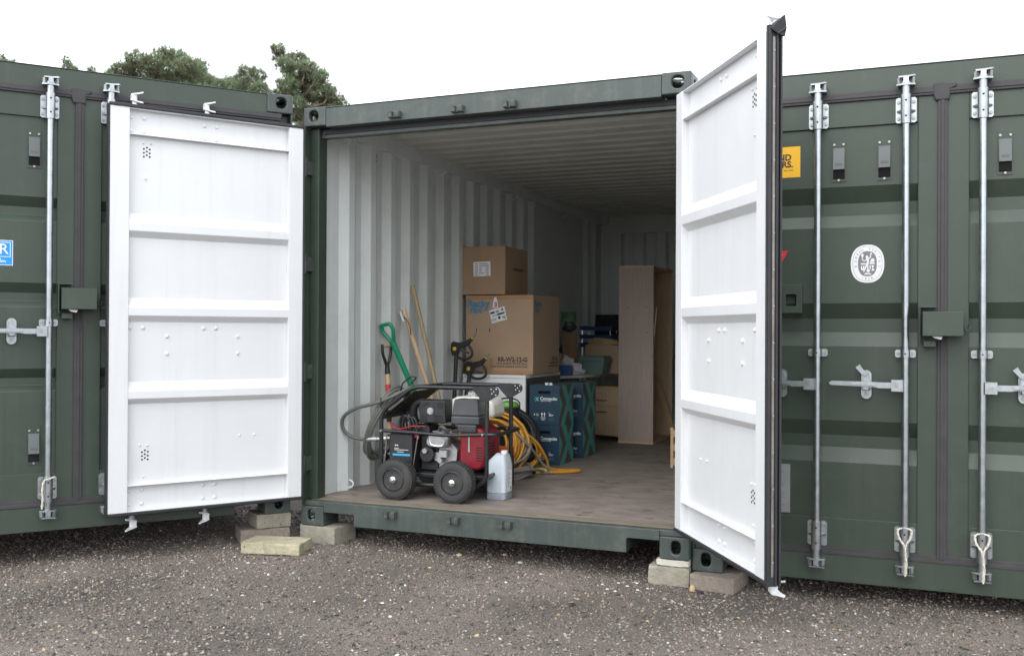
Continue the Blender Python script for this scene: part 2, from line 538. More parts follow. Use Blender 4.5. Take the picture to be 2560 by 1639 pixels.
class Print:
    """flat print on a plane: 2D (u, v) shapes mapped by a matrix frame (o, U, V, N)"""
    def __init__(self, o, U, V):
        self.o, self.U, self.V = Vector(o), Vector(U), Vector(V)
        self.N = self.U.cross(self.V).normalized()
        self.b = MB()

    def pt(self, u, v, h):
        return self.o + self.U * u + self.V * v + self.N * h

    def poly(self, pts, mi=0, h=0.001):
        self.b.add([self.pt(u, v, h) for u, v in pts], [tuple(range(len(pts)))], mi)
        return self

    def rect(self, u0, u1, v0, v1, mi=0, h=0.001, rot=0.0):
        cu, cv = (u0 + u1) / 2, (v0 + v1) / 2
        c, s = math.cos(rot), math.sin(rot)
        return self.poly([(cu + (u - cu) * c - (v - cv) * s, cv + (u - cu) * s + (v - cv) * c) for u, v in ((u0, v0), (u1, v0), (u1, v1), (u0, v1))], mi, h)

    def ring(self, a0, b0, a1, b1, c=(0, 0), mi=0, h=0.001, n=40, p=2.0):
        def se(a, b, t):
            ct, st = math.cos(t), math.sin(t)
            return (c[0] + a * math.copysign(abs(ct) ** (2 / p), ct), c[1] + b * math.copysign(abs(st) ** (2 / p), st))
        o = [se(a0, b0, 2 * math.pi * i / n) for i in range(n)]
        if a1 <= 0:
            return self.poly(o, mi, h)
        q = [se(a1, b1, 2 * math.pi * i / n) for i in range(n)]
        for i in range(n):
            j = (i + 1) % n
            self.poly([o[i], o[j], q[j], q[i]], mi, h)
        return self

    def text(self, s, u, v, size, mi=0, h=0.0016, bold=0.0, align='LEFT', rot=0.0, sx=1.0):
        vs, fs = text2d(s, size, bold, align, sx)
        c, sn = math.cos(rot), math.sin(rot)
        self.b.add([self.pt(u + x * c - y * sn, v + x * sn + y * c, h) for x, y in vs], fs, mi)
        return self

    def put(self, name, mats, parent):
        return put(name, self.b.mesh(name, mats, fix=False), parent)


def smoothpath(pts, k=6, closed=False):
    """Catmull-Rom through points"""
    P = [Vector(p) for p in pts]
    n = len(P)
    out = []
    rngi = range(n if closed else n - 1)
    for i in rngi:
        if closed:
            p0, p1, p2, p3 = P[(i - 1) % n], P[i], P[(i + 1) % n], P[(i + 2) % n]
        else:
            p0, p1, p2, p3 = P[max(i - 1, 0)], P[i], P[i + 1], P[min(i + 2, n - 1)]
        for j in range(k):
            t = j / k
            out.append(0.5 * ((2 * p1) + (p2 - p0) * t + (2 * p0 - 5 * p1 + 4 * p2 - p3) * t * t + (3 * p1 - p0 - 3 * p2 + p3) * t ** 3))
    if not closed:
        out.append(P[-1])
    return out


def fillet(pts, r, k=5):
    """polyline with rounded corners of radius r"""
    P = [Vector(p) for p in pts]
    out = [P[0]]
    for i in range(1, len(P) - 1):
        a, b, c = P[i - 1], P[i], P[i + 1]
        d1, d2 = (a - b), (c - b)
        rr = min(r, d1.length * 0.45, d2.length * 0.45)
        s, e = b + d1.normalized() * rr, b + d2.normalized() * rr
        for j in range(k + 1):
            t = j / k
            out.append((1 - t) ** 2 * s + 2 * t * (1 - t) * b + t * t * e)
    out.append(P[-1])
    return out


# ------------------------------------------------------------------ ground
def gh(x, y):
    x = np.asarray(x, float)
    y = np.asarray(y, float)
    t = np.clip((x - 0.1) / 2.1, 0, 1)
    base = -0.105 - 0.037 * t * t * (3 - 2 * t)
    n = 0.006 * np.sin(x * 3.1 + 1.3) * np.sin(y * 2.7 + 0.4) + 0.004 * np.sin(x * 7.3 + y * 5.1) + 0.003 * np.sin(y * 11.0 - x * 6.2 + 2.0)
    near = (np.abs(x - 1.2) < 1.6) & (y > -0.3)
    return base + np.where(near, n * 0.3, n)


def axis_pts(lo, hi, step, far):
    a = list(np.arange(lo, hi + 1e-6, step))
    d, s, left, right = lo, step, [], []
    while d > -far:
        s *= 1.35
        d -= s
        left.append(d)
    d, s = hi, step
    while d < far:
        s *= 1.35
        d += s
        right.append(d)
    return np.array(left[::-1] + a + right)


gx = axis_pts(-3.2, 5.2, 0.05, 220)
gy = axis_pts(-3.0, 2.2, 0.05, 220)
GX, GY = np.meshgrid(gx, gy)
GZ = gh(GX, GY)
nx, ny = len(gx), len(gy)
gv = np.stack([GX.ravel(), GY.ravel(), GZ.ravel()], 1)
ii = np.arange(nx * ny).reshape(ny, nx)
gf = np.stack([ii[:-1, :-1].ravel(), ii[:-1, 1:].ravel(), ii[1:, 1:].ravel(), ii[1:, :-1].ravel()], 1)
gme = bpy.data.meshes.new('ground')
gme.from_pydata(gv.tolist(), [], gf.tolist())
gme.materials.append(M['ground'])
gme.shade_smooth()
tag(put('ground', gme), kind='structure')


def stones(name, n, region, rmin, rmax, palette, weights, seed, sink=0.35):
    g = np.random.default_rng(seed)
    x = g.uniform(region[0], region[1], n)
    y = g.uniform(region[2], region[3], n)
    r = rmin + (rmax - rmin) * g.power(0.28, n)
    z = gh(x, y) + r * (1 - 2 * sink) * 0.6
    base = np.array([(1, 0, 0), (0, 1, 0), (-1, 0, 0), (0, -1, 0), (0, 0, 1), (0, 0, -1)], float)
    faces = np.array([(0, 1, 4), (1, 2, 4), (2, 3, 4), (3, 0, 4), (1, 0, 5), (2, 1, 5), (3, 2, 5), (0, 3, 5)])
    jit = g.uniform(0.55, 1.25, (n, 6, 1))
    V = base[None] * jit + g.normal(0, 0.22, (n, 6, 3))
    flat = np.stack([g.uniform(0.7, 1.5, n), g.uniform(0.6, 1.2, n), g.uniform(0.4, 0.85, n)], 1)
    V = V * flat[:, None, :]
    a = g.uniform(0, 2 * np.pi, n)
    c, s = np.cos(a)[:, None], np.sin(a)[:, None]
    X = V[..., 0] * c - V[..., 1] * s
    Y = V[..., 0] * s + V[..., 1] * c
    V = np.stack([X, Y, V[..., 2]], -1) * r[:, None, None]
    V += np.stack([x, y, z], 1)[:, None, :]
    F = faces[None] + (np.arange(n) * 6)[:, None, None]
    me = bpy.data.meshes.new(name)
    me.vertices.add(n * 6)
    me.vertices.foreach_set('co', V.reshape(-1).astype(np.float32))
    nf = n * 8
    me.loops.add(nf * 3)
    me.loops.foreach_set('vertex_index', F.reshape(-1).astype(np.int32))
    me.polygons.add(nf)
    me.polygons.foreach_set('loop_start', np.arange(0, nf * 3, 3, dtype=np.int32))
    me.polygons.foreach_set('loop_total', np.full(nf, 3, dtype=np.int32))
    pal = np.array(palette)
    k = g.choice(len(pal), n, p=np.array(weights) / np.sum(weights))
    patch = 1.06 + 0.13 * np.sin(x * 1.7 + 0.6 * np.sin(y * 2.3)) * np.sin(y * 1.9 + 0.8 * np.sin(x * 1.1 + 1.0)) + 0.08 * np.sin(x * 4.1 - y * 3.3)
    cc = pal[k] * (g.uniform(0.7, 1.3, n) * patch)[:, None]
    colr = np.concatenate([np.repeat(cc, 6, 0), np.ones((n * 6, 1))], 1).astype(np.float32)
    at = me.attributes.new('tint', 'FLOAT_COLOR', 'POINT')
    at.data.foreach_set('color', colr.reshape(-1))
    me.materials.append(M['stones'])
    me.update()
    me.validate()
    return put(name, me)


PAL = [(0.150, 0.130, 0.115), (0.215, 0.184, 0.160), (0.068, 0.061, 0.056), (0.300, 0.258, 0.222), (0.60, 0.58, 0.55), (0.42, 0.31, 0.19), (0.210, 0.155, 0.132), (0.150, 0.148, 0.152)]
tag(stones('gravel', 130000, (-2.7, 4.7, -2.7, 0.9), 0.0028, 0.0118, PAL, [30, 27, 14, 17, 0.9, 1.3, 6, 3], 3), 'loose grey-brown asphalt planings covering the yard', 'gravel', kind='stuff')
tag(stones('gravel_chunks', 3600, (-2.7, 4.7, -2.7, 0.9), 0.008, 0.0145, PAL, [32, 28, 16, 14, 0.25, 0.9, 6, 3], 5, sink=0.5), 'coarser stones scattered over the planings', 'gravel', kind='stuff')


# ------------------------------------------------------------------ shipping containers
CW, CH, CL = 2.438, 2.591, 6.058


def plate_hole(b, o, U, V, W, H, th, a, bb, c=(0, 0), mi=0, n=24, pw=3.0):
    """rectangular plate centred at o (outer face) with an oval hole; thickness goes along -N"""
    o, U, V = Vector(o), Vector(U), Vector(V)
    N = U.cross(V)
    outer, inner = [], []
    for i in range(n):
        t = 2 * math.pi * (i + 0.5) / n
        ct, st = math.cos(t), math.sin(t)
        k = 1 / max(abs(ct), abs(st))
        outer.append((ct * k * W / 2, st * k * H / 2))
        inner.append((c[0] + a * math.copysign(abs(ct) ** (2 / pw), ct), c[1] + bb * math.copysign(abs(st) ** (2 / pw), st)))
    # put exact corners in
    for sx in (-1, 1):
        for sy in (-1, 1):
            j = min(range(n), key=lambda q: (outer[q][0] - sx * W / 2) ** 2 + (outer[q][1] - sy * H / 2) ** 2)
            outer[j] = (sx * W / 2, sy * H / 2)
    vs = []
    for lst, d in ((outer, 0), (inner, 0), (inner, th), (outer, th)):
        vs += [o + U * p[0] + V * p[1] - N * d for p in lst]
    fs = []
    for i in range(n):
        j = (i + 1) % n
        for r in range(4):
            s = (r + 1) % 4
            fs.append((r * n + i, r * n + j, s * n + j, s * n + i))
    b.add(vs, fs, mi)


_cast = {}


def casting(side, level):
    """162 x 178 x 118 corner casting, side -1 left / +1 right, level 0 bottom / 1 top; origin at outer front bottom corner"""
    key = (side, level)
    if key in _cast:
        return _cast[key]
    b = MB()
    W, D, H, t = 0.162, 0.178, 0.118, 0.026
    x0, x1 = (0, W) if side < 0 else (-W, 0)
    cx = (x0 + x1) / 2
    hole = (0.026, 0.036) if level == 0 else (0.033, 0.034)
    plate_hole(b, (cx, 0, H / 2), (1, 0, 0), (0, 0, 1), W, H, t, hole[0], hole[1], c=(0.008 * side, 0.004), pw=2.6)
    xo, xi = (x0, x1) if side < 0 else (x1, x0)
    Uo = (0, -1, 0) if side < 0 else (0, 1, 0)
    plate_hole(b, (xo, t + (D - t) / 2, H / 2), Uo, (0, 0, 1), D - t, H, t, 0.036, 0.028, pw=2.6)
    xa, xb = min(xo - side * t, xi), max(xo - side * t, xi)
    zz = H if level else 0
    # top (or bottom) plate with slot
    plate_hole(b, ((xa + xb) / 2, t + (D - t) / 2, zz), (1, 0, 0), (0, 1 if level else -1, 0), xb - xa, D - t, t, 0.031, 0.055, pw=2.6)
    za, zb = (0, H - t) if level else (t, H)
    xi2 = xi + side * 0.02
    b.box(min(xi, xi2), max(xi, xi2), t, D, za, zb)
    xs = sorted((xi2, xo - side * t))
    b.box(xs[0], xs[1], D - 0.02, D, za, zb)
    zf = (0, 0.02) if level else (H - 0.02, H)
    b.box(xs[0], xs[1], t, D - 0.02, zf[0], zf[1])
    me = b.mesh('corner_casting', ['green_worn'], fix=True)
    _cast[key] = me
    return me


def corr(y0, y1, period, flat, slope, d0, d1, phase=0.0):
    """trapezoid profile (s, d): d1 on the proud flat, d0 in the recess, starting inside the recess"""
    pts = [(y0, d0)]
    s = y0 + phase
    rec = period - flat - 2 * slope
    while s + slope * 2 + flat < y1:
        pts += [(s, d0), (s + slope, d1), (s + slope + flat, d1), (s + 2 * slope + flat, d0)]
        s += period
    pts.append((y1, d0))
    return pts


GROOVE_A = [(1.86, 1.805, 1.76, 1.725), (1.385, 1.33, 1.285, 1.25), (0.912, 0.86, 0.818, 0.787)]
GROOVE_B = [(2.002, 1.92, 1.858, 1.796), (1.415, 1.337, 1.269, 1.198), (0.824, 0.747, 0.686, 0.613)]
DWID, DZ0, DZ1 = 1.130, 0.184, 2.450


def door_mesh(h, grooves, white):
    """door leaf: x from the hinge to the free edge (times h), y from the outer face to the inner, material 0 outside 1 inside"""
    b = MB()
    gi, wi = 0, 1
    TH = 0.05

    def bx(u0, u1, t0, t1, z0, z1):
        o = len(b.f)
        x0, x1 = sorted((u0 * h, u1 * h))
        b.box(x0, x1, t0, t1, z0, z1, wi)
        b.mi[o + 2] = gi      # outer face stays outside colour
        b.mi[o + 3 if h > 0 else o + 5] = wi
    bx(0, 0.09, 0, TH, DZ0, DZ1)
    bx(1.026, DWID, 0, TH, DZ0, DZ1)
    # bottom and top channels (open towards the inside)
    for z0, z1 in ((DZ0, 0.334), (2.300, DZ1)):
        bx(0.09, 1.026, 0.0, 0.010, z0, z1)
        bx(0.09, 1.026, 0.010, TH - 0.003, z0, z0 + 0.006)
        bx(0.09, 1.026, 0.010, TH - 0.003, z1 - 0.006, z1)
    # ribbed panel
    prof = [(0.012, 2.300)]
    for a, c, d, e in grooves:
        prof += [(0.012, a), (0.046, c), (0.046, d), (0.012, e)]
    prof.append((0.012, 0.334))
    def pan(off, mi, flip):
        x0, x1 = (0.09, 1.026) if h > 0 else (-1.026, -0.09)
        n = len(prof)
        v = [(x0, p[0] + off, p[1]) for p in prof] + [(x1, p[0] + off, p[1]) for p in prof]
        f = [(i, i + 1, n + i + 1, n + i) for i in range(n - 1)]
        b.add(v, [q[::-1] for q in f] if flip else f, mi)
    pan(0.0, gi, False)
    pan(0.003, wi, True)
    # rib ends closed against the stiles (small returns)
    return b.mesh('door', ['green', 'white' if white else 'green'], fix=True)


def gasket_mesh(h, open_, top=True, hinge=True, fin=True):
    b = MB()
    def bx(u0, u1, t0, t1, z0, z1, mi=0):
        x0, x1 = sorted((u0 * h, u1 * h))
        b.box(x0, x1, t0, t1, z0, z1, mi)
    W = DWID
    # along the free edge
    bx(W + 0.0005, W + 0.016, 0.004, 0.056, DZ0 - 0.02, DZ1 + 0.02)
    if not fin:
        b = MB()
        bx(W + 0.0005, W + 0.009, 0.004, 0.052, DZ0 - 0.01, DZ1 + 0.01)
    if fin:
        bx(W - 0.004, W + 0.021, -0.010, -0.001, DZ0 - 0.02, DZ1 + 0.02)
        bx(W + 0.016, W + 0.022, 0.008, 0.018, DZ0 - 0.02, DZ1 + 0.02)
    if fin:
        bx(W + 0.016, W + 0.022, 0.040, 0.052, DZ0 - 0.02, DZ1 + 0.02)
    # top and bottom
    for z0, s in (((DZ1, 1), (DZ0, -1)) if top else ((DZ0, -1),)):
        za, zb = sorted((z0 + 0.0005 * s, z0 + 0.016 * s))
        bx(0.0, W, 0.004, 0.056, za, zb)
        za, zb = sorted((z0 - 0.004 * s, z0 + 0.020 * s))
        bx(-0.01, W - 0.005, -0.010, -0.001, za, zb)
        za, zb = sorted((z0 + 0.016 * s, z0 + 0.021 * s))
        bx(0.0, W, 0.020, 0.040, za, zb)
    # hinge side
    if hinge:
        bx(-0.012, -0.0005, 0.006, 0.056, DZ0 - 0.02, DZ1 + 0.02)
    return b.mesh('door_gasket', ['rubber_grey' if not open_ else 'rubber'], fix=False)


_bar = {}


def bar_mesh():
    if 'bar' not in _bar:
        b = MB()
        b.cyl((0, 0, 0.305), (0, 0, 2.30), 0.0172, n=18)
        _bar['bar'] = b.mesh('locking_bar', ['galv'], smooth=40)
    return _bar['bar']


def guide_mesh(kind):
    """bar guide: plate, sleeve and bolts. y = 0 on the bar axis, plate against the door behind it"""
    if kind in _bar:
        return _bar[kind]
    b = MB()
    py = 0.050
    if kind == 'mid':
        b.prism([(-0.0475, -0.012), (-0.040, -0.019), (0.040, -0.019), (0.0475, -0.012), (0.0475, 0.012), (0.040, 0.019), (-0.040, 0.019), (-0.0475, 0.012)], 'y', py - 0.004, py + 0.006)
        b.cyl((0, 0, -0.019), (0, 0, 0.019), 0.0225, n=16)
        b.box(-0.0222, 0.0222, 0.0, py - 0.004, -0.019, 0.019)
        for sx in (-0.034, 0.034):
            b.cyl((sx, py - 0.010, 0), (sx, py - 0.004, 0), 0.008, n=8, mi=1)
        b.cyl((0, -0.0235, 0), (0, -0.0222, 0), 0.0042, n=8, mi=2)
    else:
        hh = 0.062
        pl = [(-0.0475, -hh + 0.008), (-0.040, -hh), (0.040, -hh), (0.0475, -hh + 0.008), (0.0475, hh - 0.008), (0.040, hh), (-0.040, hh), (-0.0475, hh - 0.008)]
        b.prism(pl, 'y', py - 0.004, py + 0.006)
        b.cyl((0, 0, -hh - 0.012), (0, 0, hh + 0.006), 0.0245, n=18)
        b.box(-0.0215, 0.0215, 0.0, py - 0.004, -hh + 0.004, hh - 0.004)
        for sx in (-1, 1):
            b.prism([(sx * 0.0205, 0.02), (sx * 0.044, py - 0.003), (sx * 0.0205, py - 0.003)], 'z', -0.012, -0.002)
            for sz in (-1, 1):
                b.cyl((sx * 0.035, py - 0.012, sz * 0.040), (sx * 0.035, py - 0.004, sz * 0.040), 0.0088, n=6, mi=1)
        for zz in (-0.040, 0.036):
            b.cyl((0, -0.0258, zz), (0, -0.0242, zz), 0.0050, n=8, mi=2)
        # turned neck between the sleeve and the cam
        s = 1 if kind == 'top' else -1
        b.cyl((0, 0, s * 0.060), (0, 0, s * 0.125), 0.0185, n=16)
        b.cyl((0, 0, s * 0.118), (0, 0, s * 0.128), 0.024, n=16)
    _bar[kind] = b.mesh('bar_guide', ['galv_cast', 'bolt', 'hole'], smooth=35)
    return _bar[kind]


def cam_mesh(kind):
    """cam end clasped in its keeper"""
    if kind in _bar:
        return _bar[kind]
    b = MB()
    s = 1 if 'top' in kind else -1
    b.cyl((0, 0, -0.028 * s), (0, 0, 0.020 * s), 0.019, n=12)
    # forked keeper: two cheeks, thin jaws with prongs
    for sx in (-1, 1):
        b.prism([(sx * 0.020, 0.046), (sx * 0.020, -0.012), (sx * 0.030, -0.026), (sx * 0.040, -0.016), (sx * 0.040, 0.046)], 'z', -0.014, 0.016, mi=1)
    b.prism([(-0.042, 0.0), (-0.034, -0.026), (0.010, -0.030), (0.036, -0.044), (0.043, -0.036), (0.030, -0.012), (0.030, 0.02), (-0.030, 0.02)], 'z', 0.016 * s, 0.023 * s)
    b.prism([(-0.044, -0.016), (-0.020, -0.028), (0.020, -0.028), (0.042, -0.018), (0.026, 0.012), (-0.026, 0.012)], 'z', -0.022 * s, -0.014 * s)
    b.box(-0.012, 0.012, -0.030, 0.0, -0.012, 0.016)
    m_ = {'cam_top': ['galv_cast', 'bolt'], 'cam_bottom': ['galv_cast', 'bolt']}[kind]
    _bar[kind] = b.mesh('cam', m_, smooth=30)
    return _bar[kind]


def loose_cam_mesh():
    """cam of an open door: hub with two hooked claws pointing away"""
    if 'lc' in _bar:
        return _bar['lc']
    b = MB()
    b.cyl((0, 0, -0.12), (0, 0, 0.030), 0.0175, n=12)
    for z0, tilt in ((-0.020, -0.012), (0.020, 0.012)):
        v = []
        poly = [(-0.030, -0.020), (0.0, -0.030), (0.022, -0.030), (0.048, -0.045), (0.054, -0.034), (0.034, -0.006), (0.020, 0.020), (-0.022, 0.020)]
        n = len(poly)
        for dz in (-0.005, 0.005):
            v += [(x, y, z0 + dz + tilt * (x + 0.02) / 0.05) for x, y in poly]
        f = [tuple(range(n)), tuple(range(2 * n - 1, n - 1, -1))] + [(i, i + n, (i + 1) % n + n, (i + 1) % n) for i in range(n)]
        b.add(v, f)
    b.box(-0.026, 0.0, -0.024, 0.020, -0.018, 0.018)
    _bar['lc'] = b.mesh('cam', ['white_cast'], smooth=30)
    return _bar['lc']


def keeper_mesh():
    """empty cam keeper welded on the header or sill"""
    if 'kp' in _bar:
        return _bar['kp']
    b = MB()
    for sx in (-1, 1):
        b.prism([(sx * 0.012, 0.004), (sx * 0.010, -0.030), (sx * 0.022, -0.040), (sx * 0.036, -0.030), (sx * 0.040, 0.004)], 'z', -0.018, 0.018)
    b.box(-0.012, 0.012, -0.012, 0.004, -0.016, 0.016)
    b.prism([(-0.044, 0.0), (-0.036, -0.030), (-0.022, -0.034), (-0.014, 0.0)], 'z', 0.0, 0.010)
    _bar['kp'] = b.mesh('cam_keeper', ['green_cast'], smooth=30)
    return _bar['kp']


def handle_mesh(d, swing):
    """handle clamp, lever and catch; d = direction along x away from the bar"""
    key = ('handle', d, swing)
    if key in _bar:
        return _bar[key]
    b = MB()
    b.box(*sorted((d * 0.010, d * 0.062)), -0.030, 0.024, -0.028, 0.028)
    b.cyl((d * 0.040, -0.034, 0), (d * 0.040, -0.030, 0), 0.009, n=10, mi=1)
    # lever: flat bar that widens to a blade
    zt = swing
    pts = [(0.060, -0.014), (0.120, -0.014), (0.145, -0.009), (0.340, -0.010 + zt), (0.352, -0.004 + zt), (0.352, 0.004 + zt), (0.340, 0.011 + zt), (0.160, 0.016), (0.120, 0.014), (0.060, 0.014)]
    b.prism([(d * x, z) for x, z in pts], 'y', -0.016, -0.006)
    b.prism([(d * x, z) for x, z in ((0.130, -0.004), (0.250, -0.003 + zt * 0.5), (0.250, 0.004 + zt * 0.5), (0.130, 0.006))], 'y', -0.024, -0.016)
    _bar[key] = b.mesh('handle', ['galv_cast', 'bolt'], smooth=30)
    return _bar[key]


def catch_mesh(hook):
    key = ('catch', hook)
    if key in _bar:
        return _bar[key]
    b = MB()
    n = 10
    poly = []
    for i in range(n + 1):
        a = math.pi * i / n
        poly.append((0.024 * math.cos(a), 0.045 + 0.024 * math.sin(a)))
    for i in range(n + 1):
        a = math.pi + math.pi * i / n
        poly.append((0.024 * math.cos(a), -0.050 + 0.024 * math.sin(a)))
    b.prism(poly, 'y', 0.044, 0.052)
    b.cyl((0, 0.036, 0.045), (0, 0.044, 0.045), 0.011, n=8, mi=1)
    b.cyl((0, 0.036, -0.050), (0, 0.044, -0.050), 0.011, n=8, mi=1)
    # pivoting latch plate
    b.prism([(-0.018, -0.030), (0.018, -0.030), (0.020, 0.020), (0.006, 0.050), (-0.012, 0.052), (-0.020, 0.010)], 'y', 0.026, 0.036)
    if hook:
        b.prism([(hook * x, z) for x, z in ((-0.004, 0.040), (0.018, 0.046), (0.050, 0.082), (0.030, 0.098), (0.014, 0.072), (-0.010, 0.060))], 'y', 0.014, 0.026)
    b.cyl((-0.018, 0.022, -0.020), (0.018, 0.022, -0.020), 0.010, n=10)
    b.box(-0.012, 0.012, -0.004, 0.040, -0.026, -0.008)
    _bar[key] = b.mesh('handle_catch', ['galv_cast', 'bolt'], smooth=30)
    return _bar[key]


def vent_mesh():
    if 'vent' in _bar:
        return _bar['vent']
    b = MB()
    b.box(-0.034, 0.034, -0.004, 0.0, -0.105, 0.105, 0)
    # hood: sloping cover, open at its foot
    v = [(-0.027, -0.006, 0.062), (0.027, -0.006, 0.062), (0.027, -0.024, -0.044), (-0.027, -0.024, -0.044),
         (-0.027, -0.004, 0.066), (0.027, -0.004, 0.066), (0.027, -0.004, -0.044), (-0.027, -0.004, -0.044)]
    b.add(v, [(0, 1, 2, 3), (0, 3, 7, 4), (1, 5, 6, 2), (0, 4, 5, 1), (3, 2, 6, 7)], 1)
    for k in range(7):
        z = -0.050 - k * 0.0055
        b.box(-0.027, 0.027, -0.012, -0.004, z - 0.0028, z, 2)
    b.box(-0.028, 0.028, -0.007, -0.004, -0.090, -0.044, 2)
    b.box(-0.017, 0.017, -0.0215, -0.020, -0.024, -0.012, 1)
    for x, z in ((-0.022, 0.083), (0.022, 0.083), (0.0, -0.097)):
        b.cyl((x, -0.010, z), (x, -0.004, z), 0.0062, n=8, mi=3)
    _bar['vent'] = b.mesh('vent', ['green', 'ventgrey', 'hole', 'bolt'], smooth=20)
    return _bar['vent']


def bolt_mesh():
    if 'bolt' in _bar:
        return _bar['bolt']
    b = MB()
    T = Matrix.Rotation(R(-90), 4, 'X')          # local z -> +y
    b.lathe([(0.0105, 0.0), (0.0105, 0.003), (0.0085, 0.007), (0.004, 0.0095), (0.0005, 0.010)], 10, T=T)
    _bar['bolt'] = b.mesh('bolt', ['white_cast'], smooth=50)
    return _bar['bolt']


def dress_door(door, h, bars, opened, zh, top_cams=None):
    """bars, guides, cams and (for open leaves) inner bolts and vent holes; bar axis stands off the outer face"""
    off = -0.057
    for u in bars:
        x = u * h
        put('locking_bar', bar_mesh(), door, (x, off, 0))
        put('bar_guide', guide_mesh('top'), door, (x, off, 2.360))
        put('bar_guide', guide_mesh('bottom'), door, (x, off, 0.254))
        put('bar_guide', guide_mesh('mid'), door, (x, off, 1.165))
        if opened:
            if top_cams is None or u in top_cams:
                o = put('cam', loose_cam_mesh(), door, (x, off, 2.528), rz=R(180 if h > 0 else 150))
                o.scale = (0.78, 0.78, 0.8)
            if top_cams is not None and u not in top_cams:
                continue
            o = put('cam', loose_cam_mesh(), door, (x, off, 0.100 if top_cams is None else 0.118), rz=R(180 if h > 0 else 0))
            o.rotation_euler = (R(180), 0, R(180 if h < 0 else 0))
            o.scale = (0.8, 0.8, 0.85)
        else:
            put('cam', cam_mesh('cam_top'), door, (x, off + 0.006, 2.492))
            put('cam', cam_mesh('cam_bottom'), door, (x, off + 0.006, 0.116))
    if opened:
        for u in (0.976, 0.562):
            for du in (-0.036, 0.036):
                for z, t in ((2.401, 0.010), (2.326, 0.010), (1.216, 0.015), (0.299, 0.010), (0.223, 0.010)):
                    put('bolt', bolt_mesh(), door, ((u + du) * h, t, z))
        for u in (0.807, 0.394):
            for z in (1.168, 1.068):
                put('bolt', bolt_mesh(), door, (u * h, 0.015, z))
        for u, z in ((0.945, 2.262), (0.905, 2.262), (0.955, 0.553), (0.912, 0.551), (0.38, 0.58), (0.29, 0.579), (0.93, 2.06), (0.935, 0.375)):
            o = put('bolt', bolt_mesh(), door, (u * h, 0.015, z))
            o.scale = (0.6, 0.9, 0.6)
        b = MB()
        for zc in (2.212, 0.497):
            for du, dz in ((0, 0.026), (-0.016, 0.017), (0.016, 0.017), (0, 0.004), (-0.016, -0.005), (0.016, -0.005), (0, -0.017), (-0.016, -0.026), (0.016, -0.026)):
                b.cyl(((0.925 + du) * h, 0.0140, zc + dz), ((0.925 + du) * h, 0.0164, zc + dz), 0.0052, n=10)
        tag(put('vent_holes', b.mesh('vent_holes', ['hole']), door), kind='stuff')


PANEL = (3.90, 5.27)


